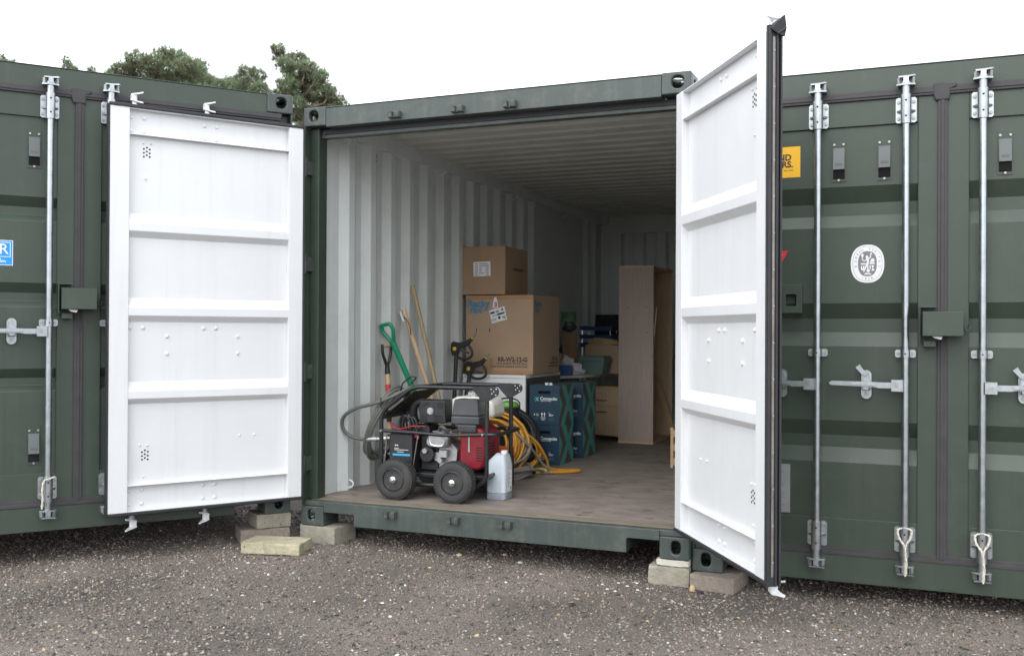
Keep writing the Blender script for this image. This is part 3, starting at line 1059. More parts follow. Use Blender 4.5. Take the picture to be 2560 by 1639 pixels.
def make_container(label, loc, rz, opened=False, grooves=GROOVE_A, group='green shipping containers in the row'):
    root = tag(empty('shipping_container', loc, rz), label, 'container', group)
    P = lambda name, b, mats, bev=0.0, sm=None, **k: put(name, b.mesh(name, mats, smooth=sm, **k), root, bevel=bev)
    for lev, z in ((0, 0), (1, CH - 0.118)):
        put('corner_casting', casting(-1, lev), root, (0, 0, z), bevel=0.007)
        put('corner_casting', casting(1, lev), root, (CW, 0, z), bevel=0.007)
        for sx, me in ((CW, casting(-1, lev)), (0, casting(1, lev))):
            rc = put('corner_casting', me, root, (sx, CL, z), rz=math.pi)
            if opened:
                rc.material_slots[0].link = 'OBJECT'
                rc.material_slots[0].material = M['inner']
    inn = 'inner' if opened else 'green'
    # posts: outer channel and inner return
    for s, x in ((1, 0.0), (-1, CW)):
        b = MB()
        X = lambda a, c: sorted((x + s * a, x + s * c))
        b.box(*X(0.0, 0.012), 0.004, 0.15, 0.119, CH - 0.119)
        b.box(*X(0.0125, 0.078), 0.060, 0.150, 0.156, CH - 0.119)
        P('corner_post', b, ['green'], 0.003)
    # header beam with drip flange and door stop
    b = MB()
    b.box(0.1625, CW - 0.1625, 0.004, 0.090, 2.464, 2.580)
    b.box(0.1625, CW - 0.1625, 0.0005, 0.30, 2.5805, 2.586)
    b.box(0.0785, CW - 0.0785, 0.0905, 0.150, 2.412, 2.463)
    P('header_beam', b, ['green_worn' if opened else 'green'], 0.003)
    # sill with fork pockets
    b = MB()
    b.prism([(0.1625, 0.086), (0.372, 0.086), (0.380, 0.078), (0.380, 0.014), (2.092, 0.014), (2.092, 0.086), (2.100, 0.094), (CW - 0.1625, 0.094),
             (CW - 0.1625, 0.150), (0.1625, 0.150)], 'y', 0.004, 0.014)
    b.prism([(0.014, 0.120), (CW - 0.014, 0.120), (CW - 0.014, 0.1505), (0.014, 0.1505)], 'y', 0.0145, 0.180)
    b.box(0.380, 2.092, 0.0145, 0.08, 0.014, 0.022)
    for xx in (0.380, 2.084):
        b.box(xx, xx + 0.008, 0.0145, 0.5, 0.0225, 0.119)
    b.box(0.163, 0.372, 0.0145, 0.6, 0.0865, 0.094)
    b.box(2.100, CW - 0.163, 0.0145, 0.6, 0.0945, 0.102)
    P('sill', b, ['green_worn' if opened else 'green'], 0.003)
    # side walls
    for s, x in ((1, 0.0), (-1, CW)):
        b = MB()
        pr = corr(0.150, CL - 0.03, 0.2775, 0.070, 0.069, 0.034, 0.070, phase=0.206)
        pr = [q for q in pr if not (PANEL[0] < q[0] < PANEL[1])]
        b.sheet([(x + s * d, y) for y, d in pr], 'z', 0.150, 2.50, 1)
        b.sheet([(x + s * (d - 0.003), y) for y, d in pr], 'z', 0.150, 2.50, 0, flip=True)
        P('side_wall', b, ['green', inn], fix=False)
        b = MB()
        b.box(*sorted((x + s * 0.0, x + s * 0.030)), 0.179, CL - 0.179, 0.03, 0.15)
        P('bottom_side_rail', b, ['green'])
        b = MB()
        b.box(*sorted((x + s * 0.006, x + s * 0.088)), 0.1505, CL - 0.02, 2.470, 2.5745, 1)
        b.box(*sorted((x + s * 0.0, x + s * 0.0055)), 0.179, CL - 0.179, 2.46, 2.58, 0)
        P('top_side_rail', b, ['green', inn])
    # end wall
    b = MB()
    pr = corr(0.006, CW - 0.006, 0.267, 0.110, 0.022, CL - 0.035, CL - 0.098, phase=0.160)
    b.sheet([(x, y) for x, y in pr], 'z', 0.150, 2.48, 1)
    b.sheet([(x, y + 0.004) for x, y in pr], 'z', 0.150, 2.48, 0, flip=True)
    b.box(0.0885, CW - 0.0885, CL - 0.11, CL - 0.02, 2.36, 2.580, 1)
    P('end_wall', b, ['green', inn], fix=False)
    # roof with shallow cross corrugations
    b = MB()
    pr = corr(0.12, CL - 0.10, 0.209, 0.091, 0.013, 2.556, 2.570, phase=0.05)
    b.sheet([(y, z) for y, z in pr], 'x', 0.0056, CW - 0.0056, 1)
    b.sheet([(y, z + 0.003) for y, z in pr], 'x', 0.0056, CW - 0.0056, 0, flip=True)
    P('roof', b, ['green', 'ceiling' if opened else 'green'], fix=False)
    if not opened:
        b = MB()
        b.box(0.03, CW - 0.03, 0.181, CL - 0.05, 0.127, 0.154)
        P('floor', b, ['ply'])
    return root


def closed_doors(root, grooves, bars_l, bars_r, zh):
    out = []
    for h, xh, bars in ((1, 0.079, bars_l), (-1, CW - 0.079, bars_r)):
        d = put('door', door_mesh(h, grooves, False), root, (xh, 0.012, 0), bevel=0.0025)
        put('door_gasket', gasket_mesh(h, False), d, bevel=0.003)
        dress_door(d, h, bars, False, zh)
        out.append(d)
    b = MB()                                     # rubber strip that covers the joint between the leaves
    b.box(1.1935, 1.2375, -0.002, 0.0015, 0.170, 2.425)
    b.box(1.2075, 1.2235, -0.006, -0.002, 0.170, 2.425)
    put('joint_seal', b.mesh('joint_seal', ['rubber_grey']), root, bevel=0.002)
    b = MB()
    b.box(0.075, CW - 0.075, -0.0015, 0.0035, 2.426, 2.4635)
    b.box(0.075, CW - 0.075, -0.006, -0.0015, 2.438, 2.450)
    put('header_seal', b.mesh('header_seal', ['rubber_grey']), root, bevel=0.002)
    b = MB()
    b.box(0.075, CW - 0.075, -0.0015, 0.0035, 0.1505, 0.1695)
    put('sill_seal', b.mesh('sill_seal', ['rubber_grey']), root, bevel=0.002)
    return out


# ---- the open container
main = make_container('open green shipping container with white doors and stored goods inside', (0, 0, 0), 0.0, opened=True)
for i in range(5):
    b = MB()
    y0 = 0.1815 + i * 1.152
    b.box(0.036, CW - 0.036, y0, y0 + 1.1495, 0.127, 0.155 - 0.0006 * (i % 2))
    put('floor_panel', b.mesh('floor_panel', ['ply']), main, bevel=0.001)
b = MB()
b.box(0.036, CW - 0.036, 0.060, 0.1805, 0.1512, 0.1545)
put('floor_edge_strip', b.mesh('floor_edge_strip', ['worn_edge']), main, bevel=0.001)
for x in (0.655, 1.072, 1.402):
    put('cam_keeper', keeper_mesh(), main, (x, 0.000, 2.496))
    put('cam_keeper', keeper_mesh(), main, (x - 0.015, 0.000, 0.110))
# header weather strip
b = MB()
b.box(0.10, CW - 0.10, 0.0805, 0.0900, 2.434, 2.4635)
put('header_seal', b.mesh('header_seal', ['rubber']), main)
# lashing rings and wall vents
for y, z in ((0.444, 0.195), (1.2, 0.195), (2.4, 0.195)):
    b = MB()
    b.tube([(0.052 + 0.05 * math.sin(math.pi * i / 12), y, z - 0.028 * math.cos(math.pi * i / 12)) for i in range(13)], 0.0065, 8)
    put('lashing_ring', b.mesh('lashing_ring', ['inner'], smooth=60), main)
for y, z in ((0.363, 2.462), (1.725, 2.455), (3.2, 2.455), (4.6, 2.455)):
    b = MB()
    b.tube([(0.070 + 0.055 * math.sin(math.pi * i / 12), y, z - 0.005 - 0.028 * math.cos(math.pi * i / 12)) for i in range(13)], 0.0065, 8)
    put('lashing_ring', b.mesh('lashing_ring', ['inner'], smooth=60), main)
b = MB()
wp = corr(0.150, CL - 0.03, 0.2775, 0.070, 0.069, 0.034, 0.070, phase=0.206)
for yc, zc in ((0.79, 2.405), (1.905, 2.385), (3.0, 2.40)):
    for k in range(9):
        yy = yc + (k % 3 - 1) * 0.016
        dd = float(np.interp(yy, [q[0] for q in wp], [q[1] for q in wp]))
        zz = zc + (k // 3 - 1) * 0.022 + (k % 2) * 0.008
        b.cyl((dd - 0.004, yy, zz), (dd + 0.0012, yy, zz), 0.0038, n=8)
tag(put('wall_vent_holes', b.mesh('wall_vent_holes', ['hole']), main), kind='stuff')
# hinge lugs on the left and right posts
for x in (0.028, CW - 0.028):
    for z in (0.38, 0.95, 1.62, 2.22):
        b = MB()
        b.cyl((x, -0.018, z - 0.06), (x, -0.018, z + 0.06), 0.012, n=10)
        b.box(x - 0.006, x + 0.006, -0.018, 0.092, z - 0.045, z + 0.045)
        put('hinge', b.mesh('hinge', ['green_cast'], smooth=40), main)

AL = 4.135
inL = Vector((math.sin(AL) * -1, math.cos(AL), 0))     # inner-face direction after the swing
dl = put('door', door_mesh(1, GROOVE_A, True), main, (0.036 - 0.05 * 0.838, -0.05 + 0.05 * 0.546, 0), rz=AL - 2 * math.pi, bevel=0.0025)
put('door_gasket', gasket_mesh(1, True, fin=False), dl, bevel=0.003)
dress_door(dl, 1, (0.562, 0.976), True, 1.12)
dl['label'] = 'left white-lined door swung back against the neighbouring container'
AR = -1.006
dr = put('door', door_mesh(-1, GROOVE_A, True), main, (2.373 + 0.05 * 0.844, -0.06 + 0.05 * 0.536, 0), rz=AR + math.pi, bevel=0.0025)
gsk = put('door_gasket', gasket_mesh(-1, True, top=False, hinge=False), dr, bevel=0.003)
dress_door(dr, -1, (0.562, 0.976), True, 1.12, top_cams=(0.976,))
dr['label'] = 'right white-lined door standing open towards the viewer'
# retainer strip with rivets along the free edge of the right leaf, and its torn rubber corner
b = MB()
W0 = DWID + 0.0165
b.box(-W0 - 0.003, -W0, 0.0235, 0.0330, DZ0 + 0.02, DZ1 - 0.03)
put('seal_retainer', b.mesh('seal_retainer', ['rusty']), dr)
for i in range(15):
    b2 = MB()
    z = DZ0 + 0.08 + i * 0.15
    b2.cyl((-W0 - 0.003, 0.0275, z), (-W0 - 0.006, 0.0275, z), 0.0045, n=8)
    put('rivet', b2.mesh('rivet', ['plate']), dr)
b = MB()
v = [(-1.154, -0.012, 2.42), (-1.158, 0.020, 2.43), (-1.150, 0.046, 2.452), (-1.146, 0.036, 2.474), (-1.164, -0.008, 2.508), (-1.166, -0.014, 2.45)]
vv = v + [(p[0] - 0.006, p[1] - 0.002, p[2]) for p in v]
b.add(vv, [(0, 1, 2, 3, 4, 5), (11, 10, 9, 8, 7, 6)] + [(i, i + 6, (i + 1) % 6 + 6, (i + 1) % 6) for i in range(6)])
put('torn_seal_corner', b.mesh('torn_seal_corner', ['rubber']), dr)

# ---- the closed container on the left (angled), on the right (in line)
LYAW = 0.9126
cont_l = make_container('closed green shipping container on the left, half hidden behind the open white door',
                        (-0.0555 - CW * math.cos(LYAW), -0.0318 - CW * math.sin(LYAW), 0.0763), LYAW)
dl_doors = closed_doors(cont_l, GROOVE_A, (0.984,), (0.984,), 1.12)
cont_r = make_container('closed green shipping container on the right with three bars and round crest sticker',
                        (2.4425, 0.045, -0.0585), 0.004, grooves=GROOVE_B)
dr_doors = closed_doors(cont_r, GROOVE_B, (0.559, 0.971), (0.969, 0.557), 1.01)


def corner_boot(root, x, z, up_):
    """bulging rubber where the joint seal meets the header seal"""
    b = MB()
    s = 1 if up_ else -1
    b.prism([(x - 0.034, z - 0.050 * s), (x + 0.030, z - 0.050 * s), (x + 0.034, z + 0.0 * s), (x + 0.062, z + 0.012 * s), (x + 0.060, z + 0.030 * s),
             (x - 0.010, z + 0.040 * s), (x - 0.040, z + 0.034 * s), (x - 0.044, z - 0.016 * s)], 'y', -0.008, 0.0035)
    put('seal_corner', b.mesh('seal_corner', ['rubber_grey']), root, bevel=0.006)


for c in (cont_l, cont_r):
    corner_boot(c, 1.2155, 2.446, True)


def handles(door, items):
    """items: (bar u*h, direction, catch offset, height, hook, swing)"""
    for x, d, cx, z, hook, sw in items:
        put('handle', handle_mesh(d, sw), door, (x, -0.057, z))
        put('handle_catch', catch_mesh(hook), door, (x + d * cx, -0.057, z + 0.002))


handles(dl_doors[0], [(0.984, -1, 0.182, 1.118, 0, 0.0)])
handles(dr_doors[0], [(0.559, -1, 0.175, 1.008, 0, 0.0), (0.971, -1, 0.180, 1.010, -1, 0.006)])
handles(dr_doors[1], [(-0.969, 1, 0.180, 1.008, -1, 0.0)])
# vents (door-local x, outer panel lies at y = 0.012)
for d, lst in ((dl_doors[0], ((0.909, 2.123), (0.916, 0.488))), (dr_doors[0], ((0.656, 2.132), (0.871, 2.130))), (dr_doors[1], ((-0.870, 2.127),))):
    for x, z in lst:
        put('vent', vent_mesh(), d, (x, 0.0115, z))


def lock_box(root, cx, ztop):
    b = MB()
    b.box(cx - 0.089, cx + 0.089, -0.120, -0.116, ztop - 0.116, ztop)
    b.box(cx - 0.089, cx - 0.085, -0.116, -0.010, ztop - 0.116, ztop)
    b.box(cx - 0.085, cx + 0.089, -0.116, -0.030, ztop - 0.004, ztop)
    b.box(cx + 0.085, cx + 0.089, -0.116, -0.030, ztop - 0.116, ztop - 0.004)
    put('lock_box', b.mesh('lock_box', ['green']), root, bevel=0.002)
    b = MB()
    b.box(cx - 0.104, cx - 0.098, -0.075, 0.011, ztop - 0.140, ztop + 0.026)
    b.box(cx - 0.098, cx - 0.030, -0.075, 0.011, ztop + 0.020, ztop + 0.026)
    b.box(cx - 0.084, cx - 0.030, -0.060, 0.011, ztop - 0.168, ztop - 0.140)
    put('lock_box_bracket', b.mesh('lock_box_bracket', ['green']), root, bevel=0.0015)
    b = MB()
    b.tube(smoothpath([(cx + 0.095, -0.05, ztop - 0.060), (cx + 0.100, -0.055, ztop - 0.085), (cx + 0.115, -0.055, ztop - 0.090), (cx + 0.120, -0.05, ztop - 0.070), (cx + 0.118, 0.0, ztop - 0.066)], 5), 0.004, 8)
    put('lock_box_hook', b.mesh('lock_box_hook', ['green'], smooth=60), root)


lock_box(cont_l, CW - 1.2285, 1.356)
lock_box(cont_r, 1.216, 1.368)
for c, cx, zz in ((cont_l, CW - 1.262, 1.232), (cont_r, 1.190, 1.246)):
    b = MB()
    b.add([(cx - 0.030, -0.100, zz + 0.012), (cx + 0.026, -0.100, zz + 0.004), (cx + 0.020, -0.104, zz - 0.010), (cx - 0.010, -0.104, zz - 0.004),
           (cx - 0.030, -0.097, zz + 0.012), (cx + 0.026, -0.097, zz + 0.004), (cx + 0.020, -0.101, zz - 0.010), (cx - 0.010, -0.101, zz - 0.004)],
          [(0, 1, 2, 3), (7, 6, 5, 4), (0, 4, 5, 1), (1, 5, 6, 2), (2, 6, 7, 3), (3, 7, 4, 0)])
    put('paper_tag', b.mesh('paper_tag', ['paper']), c)

# customs box, data plate on the right container's left leaf
dR = dr_doors[0]
b = MB()
plate_hole(b, (0.433, -0.030, 1.4375), (1, 0, 0), (0, 0, 1), 0.100, 0.147, 0.005, 0.026, 0.030, c=(-0.006, -0.008), pw=8)
b.box(0.383, 0.388, -0.025, 0.012, 1.364, 1.511)
b.box(0.478, 0.483, -0.025, 0.012, 1.364, 1.511)
b.box(0.388, 0.478, -0.025, 0.012, 1.364, 1.369)
b.box(0.388, 0.478, -0.025, 0.012, 1.506, 1.511)
put('seal_box', b.mesh('seal_box', ['green']), dR, bevel=0.004)
b = MB()
b.box(0.300, 0.423, 0.006, 0.0115, 0.342, 0.590, 0)
for k, (z, w) in enumerate(((0.572, 0.05), (0.55, 0.08), (0.52, 0.03), (0.49, 0.08), (0.478, 0.075), (0.44, 0.08), (0.428, 0.07), (0.416, 0.08), (0.404, 0.06), (0.38, 0.08))):
    b.box(0.318, 0.318 + w, 0.0048, 0.0060, z, z + 0.005, 1)
for x, z in ((0.412, 0.580), (0.412, 0.468), (0.412, 0.352)):
    b.cyl((x, 0.002, z), (x, 0.006, z), 0.004, n=8, mi=2)
put('data_plate', b.mesh('data_plate', ['plate', 'sticker_grey', 'bolt']), dR)

# stickers
yD = 0.0115
p = Print((0.467, yD, 2.063), (1, 0, 0), (0, 0, 1))
p.rect(-0.20, 0.0, 0, 0.158, 0, 0.0006)
p.text('ND', -0.044, 0.102, 0.044, 1, 0.0012, 0.0016, 'RIGHT')
p.text('ERS.', -0.036, 0.066, 0.044, 1, 0.0012, 0.0016, 'RIGHT')
p.text('005 5444', -0.034, 0.036, 0.013, 1, 0.0012, 0.0, 'RIGHT')
p.put('yellow_sticker', ['sticker_yellow', 'ink'], dR)
p = Print((0.336, yD, 1.620), (1, 0, 0), (0, 0, 1))
p.poly([(-0.072, 0.066), (0.0, -0.066), (0.072, 0.066)], 0, 0.0006)
p.poly([(-0.045, 0.050), (0.0, -0.034), (0.045, 0.050)], 1, 0.0012)
p.put('warning_sticker', ['sticker_red', 'sticker_white'], dR)


def crest():
    """oval crest: ring of letters round a small figure"""
    p = Print((0.793, yD, 1.6115), (1, 0, 0), (0, 0, 1))
    A, B = 0.079, 0.095
    p.ring(A, B, 0, 0, mi=0, h=0.0006, n=48, p=2.35)
    p.ring(A * 0.885, B * 0.915, A * 0.865, B * 0.900, mi=1, h=0.0010, n=48, p=2.35)
    p.ring(A * 0.56, B * 0.66, 0, 0, mi=1, h=0.0010, n=48, p=2.5)
    word = 'BUREAU VERITAS'
    n = len(word)
    for i, ch in enumerate(word):
        t = R(188 - 196 * i / (n - 1))
        a, c = A * 0.71, B * 0.775
        x, z = a * math.copysign(abs(math.cos(t)) ** 0.87, math.cos(t)), c * math.copysign(abs(math.sin(t)) ** 0.87, math.sin(t))
        rot = math.atan2(math.sin(t) / c, math.cos(t) / a) - math.pi / 2
        if ch != ' ':
            p.text(ch, x, z, 0.017, 1, 0.0012, 0.0, 'CENTER', rot=rot)
    for i, ch in enumerate('1828'):
        p.text(ch, -0.022 + i * 0.0145, -B * 0.79 + (0.0025 if i in (0, 3) else 0), 0.016, 1, 0.0012, 0.0, 'CENTER')
    h = 0.0014
    def limb(pts, w):
        for (x0, y0), (x1, y1) in zip(pts[:-1], pts[1:]):
            d = Vector((x1 - x0, y1 - y0)); nn = Vector((-d.y, d.x)).normalized() * w / 2
            p.poly([(x0 + nn.x, y0 + nn.y), (x0 - nn.x, y0 - nn.y), (x1 - nn.x, y1 - nn.y), (x1 + nn.x, y1 + nn.y)], 0, h)
    p.ring(0.0065, 0.0068, 0, 0, c=(-0.002, 0.034), mi=0, h=h, n=12)
    limb([(-0.001, 0.029), (0.003, 0.010), (-0.001, -0.004)], 0.011)
    limb([(0.003, 0.024), (0.014, 0.030), (0.014, 0.042)], 0.005)
    p.ring(0.005, 0.005, 0, 0, c=(0.017, 0.049), mi=0, h=h, n=10)
    limb([(-0.002, 0.022), (-0.013, 0.014), (-0.024, 0.020)], 0.005)
    limb([(-0.024, 0.018), (-0.024, 0.036)], 0.004)
    p.ring(0.006, 0.010, 0, 0, c=(-0.024, 0.042), mi=0, h=h, n=10)
    limb([(-0.003, -0.003), (-0.010, -0.022), (-0.018, -0.040)], 0.0065)
    limb([(0.001, -0.003), (0.002, -0.030)], 0.006)
    p.ring(0.0085, 0.0075, 0, 0, c=(0.004, -0.034), mi=0, h=h, n=12)
    p.rect(-0.031, -0.008, -0.004, 0.003, 0, h)
    p.rect(0.010, 0.034, -0.002, 0.005, 0, h)
    p.poly([(0.012, 0.008), (0.032, 0.008), (0.033, 0.020), (0.026, 0.027), (0.018, 0.023)], 0, h)
    p.rect(-0.030, -0.014, -0.032, -0.010, 0, h)
    p.rect(-0.025, -0.020, -0.022, -0.010, 1, h + 0.0003)
    p.rect(0.010, 0.016, -0.026, -0.008, 0, h)
    p.poly([(0.019, -0.008), (0.033, -0.010), (0.026, -0.021), (0.034, -0.034), (0.019, -0.036), (0.024, -0.022)], 0, h)
    p.rect(-0.010, 0.012, -0.046, -0.043, 0, h)
    p.rect(-0.015, 0.018, -0.054, -0.049, 0, h)
    p.put('crest_sticker', ['sticker_white', 'sticker_grey'], dR)


crest()
p = Print((0.8075, yD, 1.476), (1, 0, 0), (0, 0, 1))
p.rect(-0.125, 0.0, 0.0, 0.137, 1, 0.0006)
p.rect(-0.122, -0.003, 0.003, 0.134, 0, 0.0010)
p.rect(-0.108, -0.012, 0.046, 0.126, 1, 0.0013)
p.rect(-0.105, -0.015, 0.049, 0.123, 0, 0.0016)
p.text('LR', -0.021, 0.086, 0.080, 1, 0.0020, 0.0, 'RIGHT')
p.rect(-0.085, -0.060, 0.030, 0.037, 1, 0.0014)
p.text('CATION', -0.034, 0.021, 0.015, 1, 0.0014, 0.0004, 'RIGHT')
p.put('blue_sticker', ['sticker_blue', 'sticker_white'], dl_doors[0])


# ropes tied on bar ends
def rope(name, pts, r, label, parent_frame, twist=True):
    Mx = parent_frame
    P = smoothpath(pts, 10)
    b = MB()
    if twist:
        for ph in (0, math.pi):
            q = []
            for i, c in enumerate(P):
                a = i * 0.55 + ph
                q.append(c + Vector((math.cos(a), 0.6 * math.sin(a), 0.2 * math.sin(a))) * r * 0.55)
            b.tube(q, r * 0.7, 6)
    else:
        b.tube(P, r, 8)
    b.v = [tuple(Mx @ Vector(v)) for v in b.v]
    o = put(name, b.mesh(name, ['rope'], smooth=60))
    tag(o, label, 'rope', 'rope loops tied on the locking bars')
    return o


def frame(root):
    return Matrix.Translation(root.location) @ Matrix.Rotation(root.rotation_euler.z, 4, 'Z')


FR, FL = frame(cont_r), frame(cont_l)
for x, lab in ((1.05, 'pale rope loop on the bar foot left of the right container joint'), (CW - 0.079 - 0.969, 'pale rope loop on the bar foot right of the right container joint')):
    y = -0.074
    rope('rope_loop', [(x + 0.002, y - 0.004, 0.100), (x + 0.004, y - 0.004, 0.17), (x - 0.002, y - 0.004, 0.235), (x - 0.026, y, 0.275), (x - 0.030, y + 0.008, 0.312), (x, y + 0.012, 0.320),
                       (x + 0.030, y + 0.008, 0.312), (x + 0.026, y, 0.275), (x + 0.004, y - 0.008, 0.232), (x + 0.008, y - 0.008, 0.16), (x + 0.004, y - 0.008, 0.092)], 0.0055, lab, FR)
x, y = CW - 1.375, -0.074
rope('rope_loop', [(x + 0.030, y + 0.01, 0.318), (x + 0.004, y - 0.006, 0.312), (x - 0.022, y, 0.300), (x - 0.030, y - 0.002, 0.25), (x - 0.028, y - 0.002, 0.20), (x - 0.032, y - 0.002, 0.150)], 0.0055,
     'frayed pale rope hanging from the bar foot of the left container', FL)


# ------------------------------------------------------------------ concrete blocks under the corners
def block(name, c, size, rz, mt, label, z0, seed, cat='block', chip=0.006):
    g = random.Random(seed)
    bm = bmesh.new()
    bmesh.ops.create_cube(bm, size=1.0)
    bmesh.ops.subdivide_edges(bm, edges=bm.edges, cuts=7, use_grid_fill=True)
    for v in bm.verts:
        v.co = Vector((v.co.x * size[0], v.co.y * size[1], v.co.z * size[2]))
        edge = sum(abs(abs(v.co[i]) - size[i] / 2) < 1e-5 for i in range(3))
        k = {1: 0.0012, 2: chip * 0.6, 3: chip}.get(edge, 0)
        d = Vector((g.uniform(0, 1) * -math.copysign(1, v.co.x), g.uniform(0, 1) * -math.copysign(1, v.co.y), g.uniform(0, 1) * -math.copysign(1, v.co.z)))
        v.co += d * k
    me = bpy.data.meshes.new(name)
    bm.to_mesh(me)
    bm.free()
    me.materials.append(M[mt])
    o = put(name, me, None, (c[0], c[1], z0 + size[2] / 2), rz, bevel=0.002)
    tag(o, label, cat, 'concrete blocks round the container feet')
    return o


def lpt(u, d):
    """point in the left container's frame: u along its front from the right corner, d into it"""
    return (-0.0555 + u * math.cos(LYAW) - d * math.sin(LYAW), -0.0318 + u * math.sin(LYAW) + d * math.cos(LYAW))


block('concrete_block', lpt(-0.100, 0.115), (0.215, 0.21, 0.088), LYAW, 'concrete', 'pale block directly under the left container casting, upper of two', -0.0125, 1)
block('concrete_block', lpt(-0.135, 0.150), (0.30, 0.26, 0.095), LYAW - 0.12, 'concrete_grey', 'wider block below the left container foot, lower of two', -0.109, 2)
block('concrete_block', (0.128, 0.105), (0.275, 0.215, 0.106), R(-6), 'concrete', 'block under the left foot of the open container', -0.107, 3)
block('concrete_block', (0.022, -0.275), (0.365, 0.215, 0.068), R(13), 'moss', 'loose yellowish mossy slab lying on the gravel', -0.108, 4)
block('concrete_block', (2.322, 0.125), (0.222, 0.25, 0.104), R(2), 'concrete', 'mossy block under the pale shim at the open container right foot', -0.144, 5)
block('shim_block', (2.345, 0.095), (0.175, 0.18, 0.037), R(1), 'shim', 'thin pale shim squeezed between block and open container right foot', -0.0385, 6)
block('concrete_block', (2.578, 0.100), (0.240, 0.27, 0.083), R(-7), 'concrete_grey', 'brownish block under the right container left foot', -0.143, 7)

# ------------------------------------------------------------------ goods inside the open container
FZ = 0.155


def wheel(parent, loc, axis_rot):
    """pneumatic wheel; local z of the lathe is the axle"""
    T = Matrix.Rotation(R(90), 4, 'X')             # axle along -y .. +y
    root_b = MB()
    prof = [(0.062, -0.042), (0.080, -0.049), (0.104, -0.050), (0.118, -0.043), (0.1245, -0.028), (0.126, 0.0), (0.1245, 0.028), (0.118, 0.043), (0.104, 0.050), (0.080, 0.049), (0.062, 0.042)]
    root_b.lathe(prof, 40, T=T)
    # tread lugs
    for i in range(44):
        a = 2 * math.pi * i / 44
        for row, (y0, y1, da) in enumerate(((-0.040, -0.016, 0.0), (-0.012, 0.012, 0.07), (0.016, 0.040, 0.0))):
            Rm = Matrix.Rotation(a + da, 4, 'Y')
            rr = 0.1260 if row == 1 else 0.1225
            root_b.box(-0.0055, 0.0055, y0, y1, rr - 0.006, rr + 0.0040, 0, Rm)
    ty = put('wheel', root_b.mesh('wheel', ['tyre'], smooth=40), parent, loc)
    ty.rotation_euler = (0, 0, axis_rot)
    b = MB()
    b.lathe([(0.074, 0.040), (0.073, 0.050), (0.069, 0.052), (0.064, 0.040), (0.056, 0.022), (0.044, 0.016), (0.036, 0.026), (0.026, 0.030), (0.018, 0.030)], 32, T=T)
    put('rim', b.mesh('rim', ['rim'], smooth=40), ty)
    b = MB()
    b.lathe([(0.022, 0.030), (0.023, 0.042), (0.020, 0.054), (0.013, 0.056), (0.0125, 0.074), (0.008, 0.078)], 16, T=T)
    put('hub', b.mesh('hub', ['chrome'], smooth=40), ty)
    return ty


